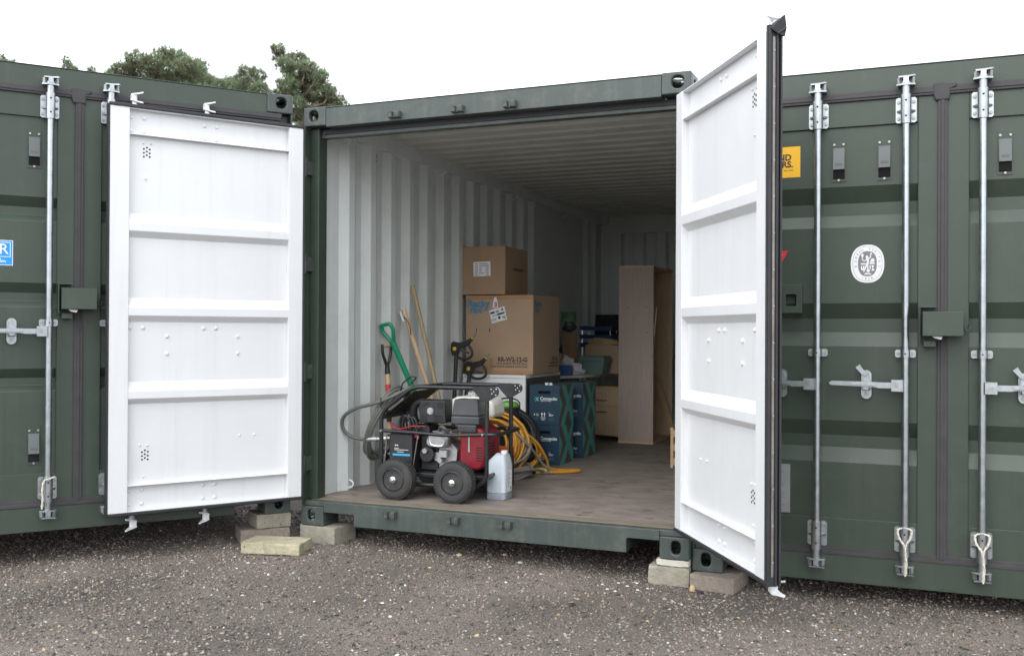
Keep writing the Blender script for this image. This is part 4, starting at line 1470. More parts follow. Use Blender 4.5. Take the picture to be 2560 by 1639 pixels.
def pressure_washer():
    WY = R(3.6)
    root = tag(empty('pressure_washer', (0.75, 0.55, FZ), WY), 'black tube-frame pressure washer with red petrol engine on four wheels', 'pressure washer')
    P = lambda name, b, mats, sm=40, bev=0.0, par=None: put(name, b.mesh(name, mats, smooth=sm), par or root, bevel=bev)
    zf = -FZ                                         # local z = world z - FZ
    N, F_ = -0.215, 0.235
    tr = 0.0135
    for yy in (N, F_):
        s = 0 if yy == N else -0.012
        b = MB()
        pts = [(-0.375, yy, 0.11), (-0.375, yy, 0.535), (-0.155, yy, 0.701 + s * 0.2), (0.325, yy, 0.701 + s * 0.2), (0.342, yy, 0.66), (0.342, yy, 0.145), (0.27, yy, 0.090), (-0.30, yy, 0.090)]
        b.tube(fillet(pts[:1] + pts[1:4] + [(0.342, yy, 0.701)] + pts[5:], 0.06), tr, 12)
        P('frame_loop', b, ['black'])
        b = MB()
        b.tube(fillet([(-0.375, yy, 0.418), (-0.10, yy - 0.008, 0.412), (0.08, yy - 0.010, 0.403), (0.342, yy, 0.418)], 0.1), 0.0115, 12)
        P('mid_rail', b, ['black'])
        for xx in (-0.372, 0.318):
            b = MB()
            b.cyl((xx, yy - 0.018, 0.418), (xx, yy - 0.010, 0.418), 0.007, n=10)
            P('rail_bolt', b, ['chrome'])
        # pivot plate at the upper right corner
        b = MB()
        n = 10
        poly = [(0.255, 0.712), (0.255, 0.690), (0.318, 0.620), (0.352, 0.620)]
        poly += [(0.400 + 0.026 * math.cos(t), 0.682 + 0.030 * math.sin(t)) for t in [R(-60) + R(150) * i / n for i in range(n + 1)]]
        b.prism(poly, 'y', yy - 0.017, yy - 0.0137)
        pl = P('pivot_plate', b, ['black'], sm=None)
        b = MB()
        for px, pz in ((0.375, 0.698), (0.408, 0.700), (0.380, 0.672), (0.405, 0.664), (0.392, 0.684)):
            b.cyl((px, yy - 0.0178, pz), (px, yy - 0.0172, pz), 0.0034, n=10)
        tag(P('plate_holes', b, ['paper'], par=pl), kind='stuff')
    # bumper hoop round the right end, cross bars
    b = MB()
    b.tube(fillet([(0.30, N, 0.418), (0.405, N, 0.418), (0.405, F_, 0.418), (0.30, F_, 0.418)], 0.06), 0.0125, 12)
    P('bumper_hoop', b, ['black'])
    for xx, zz in ((-0.375, 0.50), (-0.375, 0.20), (0.342, 0.16), (-0.155, 0.695)):
        b = MB()
        b.cyl((xx, N, zz), (xx, F_, zz), 0.011, n=12)
        P('cross_bar', b, ['black'])
    b = MB()
    b.box(-0.33, 0.34, N + 0.016, F_ - 0.016, 0.135, 0.160)
    P('base_tray', b, ['black'], sm=None, bev=0.004)
    for xx in (-0.235, 0.160):
        b = MB()
        b.cyl((xx, -0.245, 0.128), (xx, 0.265, 0.128), 0.0095, n=12)
        P('axle', b, ['blackmatt'])
        for yy, ar in ((-0.285, 0.0), (0.305, math.pi)):
            wheel(root, (xx, yy, 0.128), ar)
    # sloping control panel under the bent rails
    b = MB()
    T = Matrix.Translation((-0.262, 0.01, 0.600)) @ Matrix.Rotation(R(-37), 4, 'Y')
    b.box(-0.135, 0.125, -0.20, 0.20, -0.010, -0.004, 0, T)
    for k in range(8):
        b.cyl(T @ Vector((-0.09 + (k % 4) * 0.05, -0.14 + (k // 4) * 0.2, -0.013)), T @ Vector((-0.09 + (k % 4) * 0.05, -0.14 + (k // 4) * 0.2, -0.010)), 0.005, n=8, mi=1)
    P('control_panel', b, ['blackmatt', 'brass'], sm=None, bev=0.003)
    # hose hook
    b = MB()
    b.tube(fillet([(-0.375, N + 0.01, 0.55), (-0.385, N + 0.01, 0.575), (-0.385, N + 0.01, 0.625)], 0.01), 0.004, 8)
    b.tube(fillet([(-0.30, N + 0.12, 0.66), (-0.285, N + 0.12, 0.715), (-0.225, N + 0.12, 0.760), (-0.185, N + 0.12, 0.755), (-0.225, N + 0.12, 0.715)], 0.012), 0.005, 8)
    P('hose_hook', b, ['black'])
    # engine: crankcase, cylinder head, cowl
    eng = MB()
    eng.prism([(-0.075, 0.175), (0.085, 0.175), (0.095, 0.300), (0.050, 0.345), (-0.055, 0.345), (-0.085, 0.290)], 'y', -0.085, 0.13)
    eng.box(-0.020, 0.10, -0.10, 0.10, 0.160, 0.180)
    for k in range(6):
        eng.box(-0.075, 0.060, -0.10, 0.02, 0.350 + k * 0.012, 0.356 + k * 0.012)
    eng.cyl((-0.03, -0.085, 0.255), (-0.03, -0.120, 0.255), 0.030, n=16)
    engine = P('engine_block', eng, ['alloy'], sm=30, bev=0.004)
    b = MB()
    b.prism([(-0.085, 0.330), (-0.092, 0.360), (-0.070, 0.395), (-0.050, 0.415), (0.035, 0.415), (0.062, 0.385), (0.060, 0.340), (0.040, 0.318), (-0.060, 0.318)], 'y', -0.165, -0.10)
    P('rocker_cover', b, ['alloy'], sm=30, bev=0.010, par=engine)
    b = MB()
    b.tube(smoothpath([(-0.060, -0.167, 0.372), (-0.055, -0.168, 0.345), (-0.030, -0.168, 0.330), (0.020, -0.168, 0.330), (0.045, -0.168, 0.350), (0.050, -0.168, 0.376)], 5), 0.0055, 8)
    P('cover_rib', b, ['chrome'], par=engine)
    b = MB()
    b.cyl((-0.095, -0.140, 0.295), (-0.095, -0.172, 0.295), 0.017, n=6)
    b.cyl((0.000, -0.110, 0.235), (0.000, -0.150, 0.235), 0.015, n=12)
    b.cyl((0.055, -0.120, 0.395), (0.105, -0.120, 0.395), 0.016, n=12)
    b.box(-0.010, 0.040, -0.135, -0.10, 0.255, 0.300)
    P('engine_fittings', b, ['alloy'], par=engine)
    b = MB()
    b.tube(smoothpath([(-0.005, -0.14, 0.425), (0.012, -0.16, 0.450), (0.040, -0.165, 0.440), (0.060, -0.15, 0.415)], 6), 0.012, 10)
    P('spark_plug_lead', b, ['darkgrey'], par=engine)
    b = MB()                                          # red recoil cowl at the right end
    prof = []
    poly = [(0.115, 0.225), (0.140, 0.185), (0.250, 0.180), (0.282, 0.205), (0.296, 0.260), (0.296, 0.385), (0.280, 0.430), (0.245, 0.455), (0.145, 0.455), (0.125, 0.430)]
    b.prism(poly, 'y', -0.120, 0.150)
    cowl = P('engine_cowl', b, ['engred'], sm=30, bev=0.016)
    b = MB()
    for k in range(7):
        z = 0.232 + k * 0.018
        b.box(0.292, 0.2975, -0.075 + abs(k - 3) * 0.008, 0.055, z, z + 0.006)
    for k in range(6):
        z = 0.240 + k * 0.016
        b.box(0.236, 0.282 - abs(k - 2.5) * 0.004, -0.1215, -0.119, z, z + 0.006)
    tag(P('cowl_slots', b, ['hole'], sm=None, par=cowl), kind='stuff')
    b = MB()
    b.box(0.183, 0.193, -0.124, -0.120, 0.295, 0.405)
    P('cowl_strip', b, ['alloy'], sm=None, par=cowl)
    b = MB()                                          # cream fuel tank
    b.prism([(0.02, 0.500), (0.300, 0.500), (0.315, 0.530), (0.310, 0.600), (0.260, 0.632), (0.06, 0.632), (0.015, 0.610), (0.005, 0.530)], 'y', -0.02, 0.20)
    tank = P('fuel_tank', b, ['cream'], sm=30, bev=0.018)
    b = MB()
    b.cyl((0.150, 0.05, 0.632), (0.150, 0.05, 0.640), 0.026, n=20)
    for i in range(20):
        a = 2 * math.pi * i / 20
        b.cyl((0.150 + 0.031 * math.cos(a), 0.05 + 0.031 * math.sin(a), 0.640), (0.150 + 0.031 * math.cos(a), 0.05 + 0.031 * math.sin(a), 0.660), 0.006, n=6)
    b.cyl((0.150, 0.05, 0.640), (0.150, 0.05, 0.662), 0.031, n=24)
    P('tank_cap', b, ['chrome'], par=tank)
    b = MB()                                          # air filter box, slightly tapered, two shells
    def taper(b_, x0, x1, y0, y1, z0, z1, d, mi=0):
        v = [(x0, y0, z0), (x1, y0, z0), (x1, y1, z0), (x0, y1, z0), (x0 + d, y0 + d * 0.6, z1), (x1 - d * 0.7, y0 + d * 0.6, z1), (x1 - d * 0.7, y1, z1), (x0 + d, y1, z1)]
        b_.add(v, [(0, 3, 2, 1), (4, 5, 6, 7), (0, 1, 5, 4), (1, 2, 6, 5), (2, 3, 7, 6), (3, 0, 4, 7)], mi)
    taper(b, 0.080, 0.262, -0.150, -0.020, 0.520, 0.625, 0.014)
    taper(b, 0.078, 0.266, -0.153, -0.018, 0.468, 0.5195, -0.002)
    taper(b, 0.120, 0.240, -0.140, -0.030, 0.418, 0.4675, -0.010)
    P('air_filter', b, ['darkgrey'], sm=None, bev=0.009)
    b = MB()                                          # muffler with guard
    b.box(-0.150, 0.030, -0.135, 0.01, 0.468, 0.612)
    muf = P('muffler', b, ['blackmatt'], sm=None, bev=0.008)
    b = MB()
    b.cyl((-0.070, -0.135, 0.545), (-0.070, -0.142, 0.545), 0.022, n=20)
    b.cyl((-0.070, -0.142, 0.545), (-0.070, -0.148, 0.545), 0.016, n=20)
    P('muffler_outlet', b, ['alloy'], par=muf)
    b = MB()
    for k in range(4):
        b.box(-0.135, -0.095, -0.1372, -0.1352, 0.480 + k * 0.011, 0.485 + k * 0.011)
        b.box(-0.045, 0.018, -0.1372, -0.1352, 0.480 + k * 0.011, 0.485 + k * 0.011)
        b.box(-0.135 + k * 0.01, -0.110 + k * 0.01, -0.1372, -0.1352, 0.570 + k * 0.008, 0.573 + k * 0.008)
        b.box(-0.020, 0.018, -0.1372, -0.1352, 0.565 + k * 0.010, 0.568 + k * 0.010)
    tag(P('muffler_slots', b, ['hole'], sm=None, par=muf), kind='stuff')
    b = MB()                                          # dark pump body and gearbox in the middle, exhaust pipe
    b.box(-0.150, -0.03, -0.10, 0.12, 0.165, 0.380)
    b.cyl((-0.09, -0.10, 0.27), (-0.09, -0.15, 0.27), 0.050, n=20)
    b.cyl((-0.13, -0.10, 0.42), (-0.13, 0.06, 0.42), 0.040, n=16)
    P('gearbox', b, ['blackmatt'], sm=30, bev=0.006)
    b = MB()
    b.tube(smoothpath([(-0.205, -0.06, 0.46), (-0.215, -0.08, 0.52), (-0.200, -0.09, 0.575), (-0.160, -0.09, 0.60), (-0.12, -0.08, 0.585)], 6), 0.026, 12)
    P('exhaust_bend', b, ['blackmatt'])
    # battery box in its clamp
    b = MB()
    b.box(-0.325, -0.165, -0.205, -0.03, 0.165, 0.400)
    bat = P('battery_box', b, ['blackmatt'], sm=None, bev=0.006)
    p = Print((-0.318, -0.2053, 0.200), (1, 0, 0), (0, 0, 1))
    p.rect(0.018, 0.140, 0.062, 0.075, 0, 0.0006)
    p.rect(0.030, 0.128, 0.098, 0.101, 1, 0.0006)
    p.rect(0.050, 0.095, 0.085, 0.088, 1, 0.0006)
    p.rect(0.030, 0.062, 0.107, 0.110, 1, 0.0006)
    p.rect(0.034, 0.044, 0.124, 0.131, 1, 0.0006)
    p.rect(0.048, 0.056, 0.124, 0.131, 1, 0.0006)
    p.put('battery_label', ['cyan', 'whiteink'], bat)
    b = MB()
    b.box(-0.160, -0.130, -0.185, -0.165, 0.375, 0.398)
    P('terminal_cap', b, ['redcable'], sm=None, bev=0.004)
    for x0, x1 in ((-0.118, -0.152), (-0.335, -0.350)):
        b = MB()
        b.cyl((x0, -0.222, 0.395), (x1, -0.222, 0.185), 0.0045, n=8)
        b.cyl((x1, -0.206, 0.175), (x1, -0.206, 0.192), 0.007, n=8)
        P('clamp_rod', b, ['chrome'])
    # cables
    b = MB()
    b.tube(smoothpath([(-0.34, -0.12, 0.455), (-0.30, -0.19, 0.440), (-0.25, -0.20, 0.432), (-0.16, -0.20, 0.452), (-0.09, -0.17, 0.450)], 6), 0.0036, 8)
    b.tube(smoothpath([(-0.36, -0.14, 0.468), (-0.31, -0.19, 0.452), (-0.26, -0.20, 0.424), (-0.20, -0.21, 0.424)], 6), 0.0036, 8)
    P('red_cable', b, ['redcable'])
    b = MB()
    for k in range(3):
        cx = -0.235 + k * 0.022
        b.tube(smoothpath([(cx - 0.05, -0.10, 0.40), (cx - 0.048, -0.13, 0.47), (cx - 0.015, -0.15, 0.512 - k * 0.006), (cx + 0.022, -0.15, 0.49), (cx + 0.036, -0.14, 0.42), (cx + 0.03, -0.10, 0.36)], 6), 0.0075, 10)
    P('cable_loops', b, ['hose_black'])
    # brass pump head and outlet at the left end
    b = MB()
    b.box(-0.355, -0.300, -0.13, 0.05, 0.330, 0.410)
    b.cyl((-0.375, -0.05, 0.36), (-0.355, -0.05, 0.36), 0.020, n=12)
    P('pump_head', b, ['brass'], sm=30, bev=0.006)
    b = MB()
    for k in range(3):
        b.cyl((-0.352 + k * 0.010, -0.15, 0.265 + k * 0.004), (-0.352 + k * 0.010, -0.14, 0.265), 0.010, n=8)
    P('unloader_valve', b, ['chrome'])
    # high-pressure hose: coil hung on the left end, tail looping out to the outlet
    hp = MB()
    for k in range(5):
        cx, ry, rz_ = -0.425 - k * 0.010, 0.10, 0.215 + (k % 3) * 0.010
        pts = []
        for i in range(28):
            a = 2 * math.pi * i / 28
            pts.append((cx + 0.100 * math.sin(a) + 0.045 * math.cos(a), 0.01 + ry * math.cos(a) * 1.3, 0.45 + rz_ * math.sin(a) + 0.015 * math.sin(2 * a + k)))
        hp.tube(pts, 0.0095, 8, closed=True)
    P('hose_coil', hp, ['hose'])
    b = MB()
    tail = [(-0.16, 0.02, 0.70), (-0.25, -0.06, 0.682), (-0.36, -0.12, 0.622), (-0.48, -0.14, 0.578), (-0.60, -0.14, 0.545), (-0.685, -0.14, 0.490), (-0.700, -0.13, 0.420), (-0.655, -0.12, 0.365), (-0.580, -0.11, 0.345), (-0.530, -0.10, 0.345)]
    b.tube(smoothpath(tail, 8), 0.0115, 10)
    P('hose_tail', b, ['hose'])
    b = MB()
    b.cyl((-0.535, -0.10, 0.345), (-0.470, -0.09, 0.347), 0.017, n=14)
    b.cyl((-0.470, -0.09, 0.347), (-0.380, -0.07, 0.355), 0.013, n=12)
    b.cyl((-0.430, -0.083, 0.350), (-0.405, -0.078, 0.352), 0.018, n=8)
    P('hose_coupling', b, ['alloy'])
    return root


pressure_washer()


def jerry_can():
    root = tag(empty('jerry_can', (1.112, 0.540, FZ), R(-2)), 'translucent white plastic jerry can with dark liquid beside the pressure washer', 'jerry can')
    def body(z0, z1, x, y, shoulder):
        b = MB()
        rings = [(z0, x - 0.004, y - 0.004), (z0 + 0.006, x, y), (z1, x, y)]
        if shoulder:
            rings += [(0.245, x * 0.86, y * 0.92), (0.272, x * 0.58, y * 0.80), (0.284, x * 0.36, y * 0.62)]
        n = 20
        v = []
        for q, (z, a, c) in enumerate(rings):
            sh = (0, 0, 0, 0.004, 0.016, 0.026)[q] if shoulder else 0.0
            for i in range(n):
                t = 2 * math.pi * (i + 0.5) / n
                ct, st = math.cos(t), math.sin(t)
                v.append((sh + a * math.copysign(abs(ct) ** 0.32, ct), c * math.copysign(abs(st) ** 0.32, st), z))
        f = []
        for j in range(len(rings) - 1):
            for i in range(n):
                k = (i + 1) % n
                f.append((j * n + i, j * n + k, (j + 1) * n + k, (j + 1) * n + i))
        f += [tuple(range(n - 1, -1, -1)), tuple(range((len(rings) - 1) * n, len(rings) * n))]
        b.add(v, f)
        return b
    put('liquid', body(0.0, 0.0415, 0.067, 0.062, False).mesh('liquid', ['liquid'], smooth=35), root)
    put('body', body(0.042, 0.212, 0.067, 0.062, True).mesh('body', ['hdpe'], smooth=35), root, bevel=0.004)
    b = MB()
    b.cyl((0.032, 0.0, 0.282), (0.032, 0.0, 0.288), 0.018, n=18)
    b.cyl((0.032, 0.0, 0.288), (0.032, 0.0, 0.305), 0.021, n=18)
    put('cap', b.mesh('cap', ['sticker_white'], smooth=35), root)
    b = MB()
    b.tube(smoothpath([(0.012, 0.0, 0.270), (-0.012, 0.0, 0.274), (-0.034, 0.0, 0.252), (-0.052, 0.0, 0.218)], 6), 0.014, 10)
    put('handle', b.mesh('handle', ['hdpe'], smooth=60), root)
    p = Print((0.0676, -0.035, 0.055), (0, 1, 0), (0, 0, 1))
    p.rect(0, 0.070, 0, 0.130, 0, 0.0006)
    for k in range(11):
        p.rect(0.008, 0.030 + 0.03 * ((k * 7) % 3) / 2, 0.118 - k * 0.009, 0.121 - k * 0.009, 1, 0.0010)
    p.rect(0.045, 0.062, 0.008, 0.025, 1, 0.0010)
    p.put('can_label', ['paper', 'sticker_grey'], root)


jerry_can()


# ---- long-handled tools leaning on the left wall
def lean_line(top, mid):
    """from a top point through a second point down to the floor"""
    t, m_ = Vector(top), Vector(mid)
    d = (m_ - t)
    k = (FZ - t.z) / d.z
    return t, t + d * k


def tool_frame(top, foot):
    d = (Vector(top) - Vector(foot)).normalized()
    q = d.to_track_quat('Z', 'Y')
    return Matrix.Translation(foot) @ q.to_matrix().to_4x4(), (Vector(top) - Vector(foot)).length


def tool(name, label, cat, top, foot, build, spin=0.0):
    T, L = tool_frame(top, foot)
    root = tag(empty(name, foot), label, cat)
    for part, b, mats, sm in build(L):
        b.v = [tuple((T @ Matrix.Rotation(spin, 4, 'Z') @ Vector(v)) - Vector(foot)) for v in b.v]
        put(part, b.mesh(part, mats, smooth=sm), root)
    return root


def blade(b, w, l, z0, curve=0.02):
    n, mrow = 8, 8
    v, f = [], []
    for side in (0, 1):
        for j in range(mrow + 1):
            t = j / mrow
            ww = w / 2 * (1 - 0.0 * t) * (1 if t < 0.7 else math.sqrt(max(0.02, 1 - ((t - 0.7) / 0.3) ** 2 * 0.8)))
            for i in range(n + 1):
                s = -1 + 2 * i / n
                v.append((s * ww, curve * (s * s) + side * 0.003, z0 + l * (1 - t)))
    k = (n + 1) * (mrow + 1)
    for j in range(mrow):
        for i in range(n):
            a = j * (n + 1) + i
            f.append((a, a + 1, a + n + 2, a + n + 1))
            f.append((k + a + n + 1, k + a + n + 2, k + a + 1, k + a))
    rim = [j * (n + 1) for j in range(mrow + 1)] + [mrow * (n + 1) + i for i in range(1, n + 1)] + [j * (n + 1) + n for j in range(mrow - 1, -1, -1)] + list(range(n - 1, 0, -1))
    for i in range(len(rim)):
        a, c = rim[i], rim[(i + 1) % len(rim)]
        f.append((a, c, c + k, a + k))
    b.add(v, f)


def spade(L):
    out = []
    b = MB(); b.cyl((-0.046, 0, L), (0.046, 0, L), 0.0145, n=12); out.append(('grip', b, ['ash'], 40))
    b = MB()
    for s in (-1, 1):
        b.tube(fillet([(s * 0.046, 0, L + 0.010), (s * 0.050, 0, L - 0.055), (s * 0.014, 0, L - 0.125), (s * 0.004, 0, L - 0.15)], 0.04), [0.012] * 2 + [0.0105] * 14 if False else 0.0105, 10)
    b.cyl((0, 0, L - 0.20), (0, 0, L - 0.115), 0.0195, 0.014, n=14)
    out.append(('yoke', b, ['black'], 40))
    b = MB(); b.cyl((0, 0, 0.33), (0, 0, L - 0.20), 0.0178, n=14); out.append(('shaft', b, ['ash'], 40))
    b = MB(); b.cyl((0, 0, L - 0.345), (0, 0, L - 0.272), 0.0184, n=14); out.append(('red_label', b, ['ink_red'], 40))
    b = MB(); b.cyl((0, 0, 0.27), (0, 0, 0.50), 0.014, 0.020, n=14); blade(b, 0.18, 0.28, 0.0); out.append(('blade', b, ['blackmatt'], 40))
    return out


def green_spade(L):
    out = []
    b = MB()
    b.tube(fillet([(-0.045, 0, L), (0.045, 0, L), (0.052, 0, L - 0.045), (0.012, 0, L - 0.13), (0.0, 0, L - 0.15)], 0.016), 0.0135, 10)
    b.tube(fillet([(-0.040, 0, L), (-0.052, 0, L - 0.045), (-0.012, 0, L - 0.13), (0.0, 0, L - 0.15)], 0.016), 0.0135, 10)
    b.cyl((0, 0, L - 0.17), (0, 0, L - 0.12), 0.021, n=14)
    out.append(('handle', b, ['greenplastic'], 40))
    b = MB(); b.cyl((0, 0, 0.33), (0, 0, L - 0.165), 0.0205, n=14); out.append(('shaft', b, ['greenplastic'], 40))
    b = MB(); blade(b, 0.22, 0.33, 0.0, 0.035); out.append(('blade', b, ['greenplastic'], 40))
    return out


def pole_tool(r, wood, head):
    def build(L):
        out = []
        b = MB(); b.tube([(0, 0, 0.06), (0, 0, L * 0.5), (0, 0, L - 0.06), (0, 0, L - 0.006), (0, 0, L)], [r * 0.95, r, r * 1.05, r * 0.95, r * 0.5], 14); out.append(('shaft', b, [wood], 40))
        b = MB()
        if head == 'sledge':
            b.cyl((-0.075, 0, 0.032), (0.075, 0, 0.032), 0.031, n=8)
        else:
            b.box(-0.17, 0.17, -0.028, 0.028, 0.0, 0.060)
            for k in range(12):
                b.cyl((-0.15 + k * 0.027, 0, 0.0), (-0.15 + k * 0.027, 0.0, -0.0005), 0.008, n=6)
        out.append(('head', b, ['darkgrey' if head == 'sledge' else 'oldwood'], 40))
        return out
    return build


t0, f0 = (0.100, 0.872, 1.105), (0.128, 0.900, FZ)
tool('spade', 'spade with black yoke, wooden grip and red band on its shaft', 'spade', t0, f0, spade, spin=R(-52))
t1, f1 = lean_line((0.105, 0.845, 1.250), (0.225, 1.0, 0.831))
tool('shovel', 'bright green plastic shovel leaning on the ribbed wall', 'shovel', t1, f1, green_spade, spin=R(25))
t2, f2 = lean_line((0.100, 1.112, 1.366), (0.264, 1.25, 0.710))
r_ = tool('sledgehammer', 'pale ash-handled tool with paper tag tied near its top', 'tool', t2, f2, pole_tool(0.0165, 'ash', 'sledge'))
tag_b = MB()
d2 = (f2 - t2).normalized()
c2 = t2 + d2 * 0.06
tag_b.add([tuple(Vector(q) + c2 - f2) for q in ((-0.036, -0.03, 0.030), (-0.022, -0.034, 0.036), (0.010, -0.040, -0.030), (-0.004, -0.036, -0.040), (-0.036, -0.028, 0.030), (-0.022, -0.032, 0.036), (0.010, -0.038, -0.030), (-0.004, -0.034, -0.040))],
          [(0, 1, 2, 3), (7, 6, 5, 4), (0, 4, 5, 1), (1, 5, 6, 2), (2, 6, 7, 3), (3, 7, 4, 0)])
put('paper_tag', tag_b.mesh('paper_tag', ['paper']), r_)
b = MB()
b.tube(smoothpath([tuple(c2 - f2 + Vector(q)) for q in ((0.0, -0.03, 0.0), (0.030, -0.03, -0.030), (0.052, -0.03, -0.085), (0.052, -0.02, -0.13))], 5), 0.0035, 6)
put('tag_string', b.mesh('tag_string', ['black'], smooth=50), r_)
t3, f3 = lean_line((0.100, 1.248, 1.541), (0.326, 1.25, 0.701))
tool('broom', 'longest brown wooden broom handle leaning highest on the wall', 'broom', t3, f3, pole_tool(0.0145, 'oldwood', 'broom'))


# ---- two spray lances leaning on the white cabinet
def lance(name, label, grip, foot, hs_):
    g, f = Vector(grip), Vector(foot)
    K = 1.22
    root = tag(empty(name, f), label, 'spray gun', 'pressure washer spray guns')
    b = MB()
    b.tube([g - f + Vector((-0.012, 0, 0.0)), (g - f) * 0.6 + Vector((-0.012, 0, 0)), Vector((0, 0, 0.14))], 0.0165, 10)
    put('sleeve', b.mesh('sleeve', ['blackmatt'], smooth=40), root)
    b = MB()
    b.tube([Vector((0, 0, 0.16)), Vector((0.004, 0, 0.0))], 0.009, 10)
    put('nozzle_tube', b.mesh('nozzle_tube', ['alloy'], smooth=40), root)
    o = g - f
    b = MB()
    # gun body seen from the side: barrel, trigger guard loop, rear stub
    Y0, Y1 = -0.018, 0.018
    poly = [(-0.045, 0.045), (-0.030, 0.058), (0.010, 0.050), (0.060, 0.062), (0.095, 0.085), (0.108, 0.070), (0.070, 0.030), (0.020, 0.012), (0.000, -0.030), (-0.035, -0.035), (-0.048, 0.000)]
    b.prism([(o.x + x * K, o.z + z * K) for x, z in poly], 'y', o.y + Y0, o.y + Y1)
    b.tube(smoothpath([tuple(o + Vector(q) * K) for q in ((0.070, 0, 0.040), (0.100, 0, 0.000), (0.098, 0, -0.036), (0.060, 0, -0.056), (0.010, 0, -0.050), (-0.015, 0, -0.028))], 6), 0.0105, 10)
    put('gun_body', b.mesh('gun_body', ['blackmatt'], smooth=35), root, bevel=0.006)
    b = MB()
    b.tube(smoothpath([tuple(o + Vector(q) * K) for q in ((0.010, 0, 0.008), (0.045, 0, -0.012), (0.078, 0, -0.014))], 5), 0.007, 8)
    put('trigger', b.mesh('trigger', ['darkgrey'], smooth=40), root)
    b = MB()
    b.lathe([(0.0165, 0.0), (0.0165, 0.006), (0.012, 0.009)], 16, T=Matrix.Translation(o + Vector((-0.020, -0.018, 0.012))) @ Matrix.Rotation(R(90), 4, 'X'))
    put('yellow_cap', b.mesh('yellow_cap', ['yellowplastic'], smooth=40), root)
    b = MB()
    b.cyl(tuple(o + Vector((0.086, 0, 0.066)) * K), tuple(o + Vector((0.104, 0, 0.084)) * K), 0.018, 0.013, n=12)
    put('yellow_collar', b.mesh('yellow_collar', ['yellowplastic'], smooth=40), root)
    b = MB()
    b.cyl(tuple(o + Vector((0.104, 0, 0.084)) * K), tuple(o + Vector((0.130, 0, 0.110)) * K), 0.007, n=10)
    put('inlet_stub', b.mesh('inlet_stub', ['bolt'], smooth=40), root)
    return root


lance('spray_lance', 'upper black spray gun with yellow cap standing before the big carton', (0.145, 1.925, 1.055), (0.135, 1.86, FZ), 1)
lance('spray_lance', 'lower black spray gun leaning on the white cabinet edge', (0.205, 2.060, 0.895), (0.120, 1.96, FZ), 1)

# ---- white cabinet carrying the cartons
root = tag(empty('cabinet', (0.36, 2.5, FZ)), 'low white-fronted cabinet with dark grey side under the big carton', 'cabinet')
x0, x1, y0, y1, z1 = 0.095 - 0.36, 0.650 - 0.36, 2.115 - 2.5, 2.93 - 2.5, 0.860 - FZ
b = MB(); b.box(x1 - 0.018, x1, y0 + 0.0205, y1, 0.0, z1 - 0.026); put('side_panel', b.mesh('side_panel', ['cabgrey']), root, bevel=0.0015)
b = MB(); b.box(x0, x0 + 0.018, y0 + 0.0205, y1, 0.0, z1 - 0.026); put('side_panel', b.mesh('side_panel', ['cabgrey']), root, bevel=0.0015)
b = MB(); b.box(x0 + 0.0185, x1 - 0.0185, y1 - 0.018, y1, 0.0, z1 - 0.026); put('back_panel', b.mesh('back_panel', ['cabgrey']), root)
b = MB(); b.box(x0, x1, y0, y1, z1 - 0.0255, z1); put('top_panel', b.mesh('top_panel', ['cabwhite']), root, bevel=0.002)
for i in range(2):
    b = MB(); xa = x0 + i * (x1 - x0) / 2
    b.box(xa + 0.001, xa + (x1 - x0) / 2 - 0.001, y0 + 0.002, y0 + 0.020, 0.03, z1 - 0.028)
    put('cabinet_door', b.mesh('cabinet_door', ['cabwhite']), root, bevel=0.0015)


def carton(name, label, x0, x1, y0, y1, z0, z1, mt, seed, rz=0.0, flaps=True, group=None):
    """cardboard box with its own slightly bulged faces; origin at the base centre"""
    g = random.Random(seed)
    cx, cy = (x0 + x1) / 2, (y0 + y1) / 2
    root = tag(empty(name, (cx, cy, z0), rz), label, 'box', group)
    bm = bmesh.new()
    bmesh.ops.create_cube(bm, size=1.0)
    bmesh.ops.subdivide_edges(bm, edges=bm.edges, cuts=5, use_grid_fill=True)
    W, D, H = x1 - x0, y1 - y0, z1 - z0
    for v in bm.verts:
        u = Vector((v.co.x * 2, v.co.y * 2, v.co.z * 2))
        k = 0.0035
        bulge = Vector((0, 0, 0))
        for i in range(2):
            if abs(abs(u[i]) - 1) < 1e-4:
                o_ = [j for j in range(3) if j != i]
                bulge[i] = math.copysign(k * (1 - u[o_[0]] ** 2) * (1 - u[o_[1]] ** 2), u[i])
        v.co = Vector((v.co.x * W, v.co.y * D, (v.co.z + 0.5) * H)) + bulge
        if 0.01 < v.co.z < H - 0.01:
            v.co += Vector((g.uniform(-1, 1), g.uniform(-1, 1), 0)) * 0.0008
    me = bpy.data.meshes.new('carton')
    bm.to_mesh(me)
    bm.free()
    me.materials.append(M[mt])
    me.shade_smooth()
    me.set_sharp_from_angle(angle=R(40))
    put('carton', me, root, bevel=0.004)
    return root, W, D, H


BX = (0.088, 0.684, 2.190, 2.805, 0.862, 1.502)
root, W, D, H = carton('cardboard_box', 'large brown carton with blue lettering standing on the white cabinet', *BX, 'card', 11)
p = Print((-W / 2, -D / 2 - 0.0042, 0), (1, 0, 0), (0, 0, 1))
p.text('Racky', 0.020, H - 0.070, 0.082, 0, 0.0008, 0.0028)
p.text('rax', 0.038, H - 0.118, 0.082, 0, 0.0008, 0.0028)
p.text('.com', 0.150, H - 0.118, 0.040, 0, 0.0008, 0.0006)
p.text('RR-W2-12-G', W - 0.045, 0.118, 0.052, 1, 0.0008, 0.0022, 'RIGHT', sx=0.92)
p.text('WALL CABINET 320 DIR 750mm', W - 0.045, 0.086, 0.0195, 1, 0.0008, 0.0004, 'RIGHT')
p.text('GLASS DOOR HANDLE WITH CARE', W - 0.045, 0.061, 0.0205, 1, 0.0008, 0.0004, 'RIGHT')
p.put('lettering', ['ink_blue', 'ink_brown'], root)
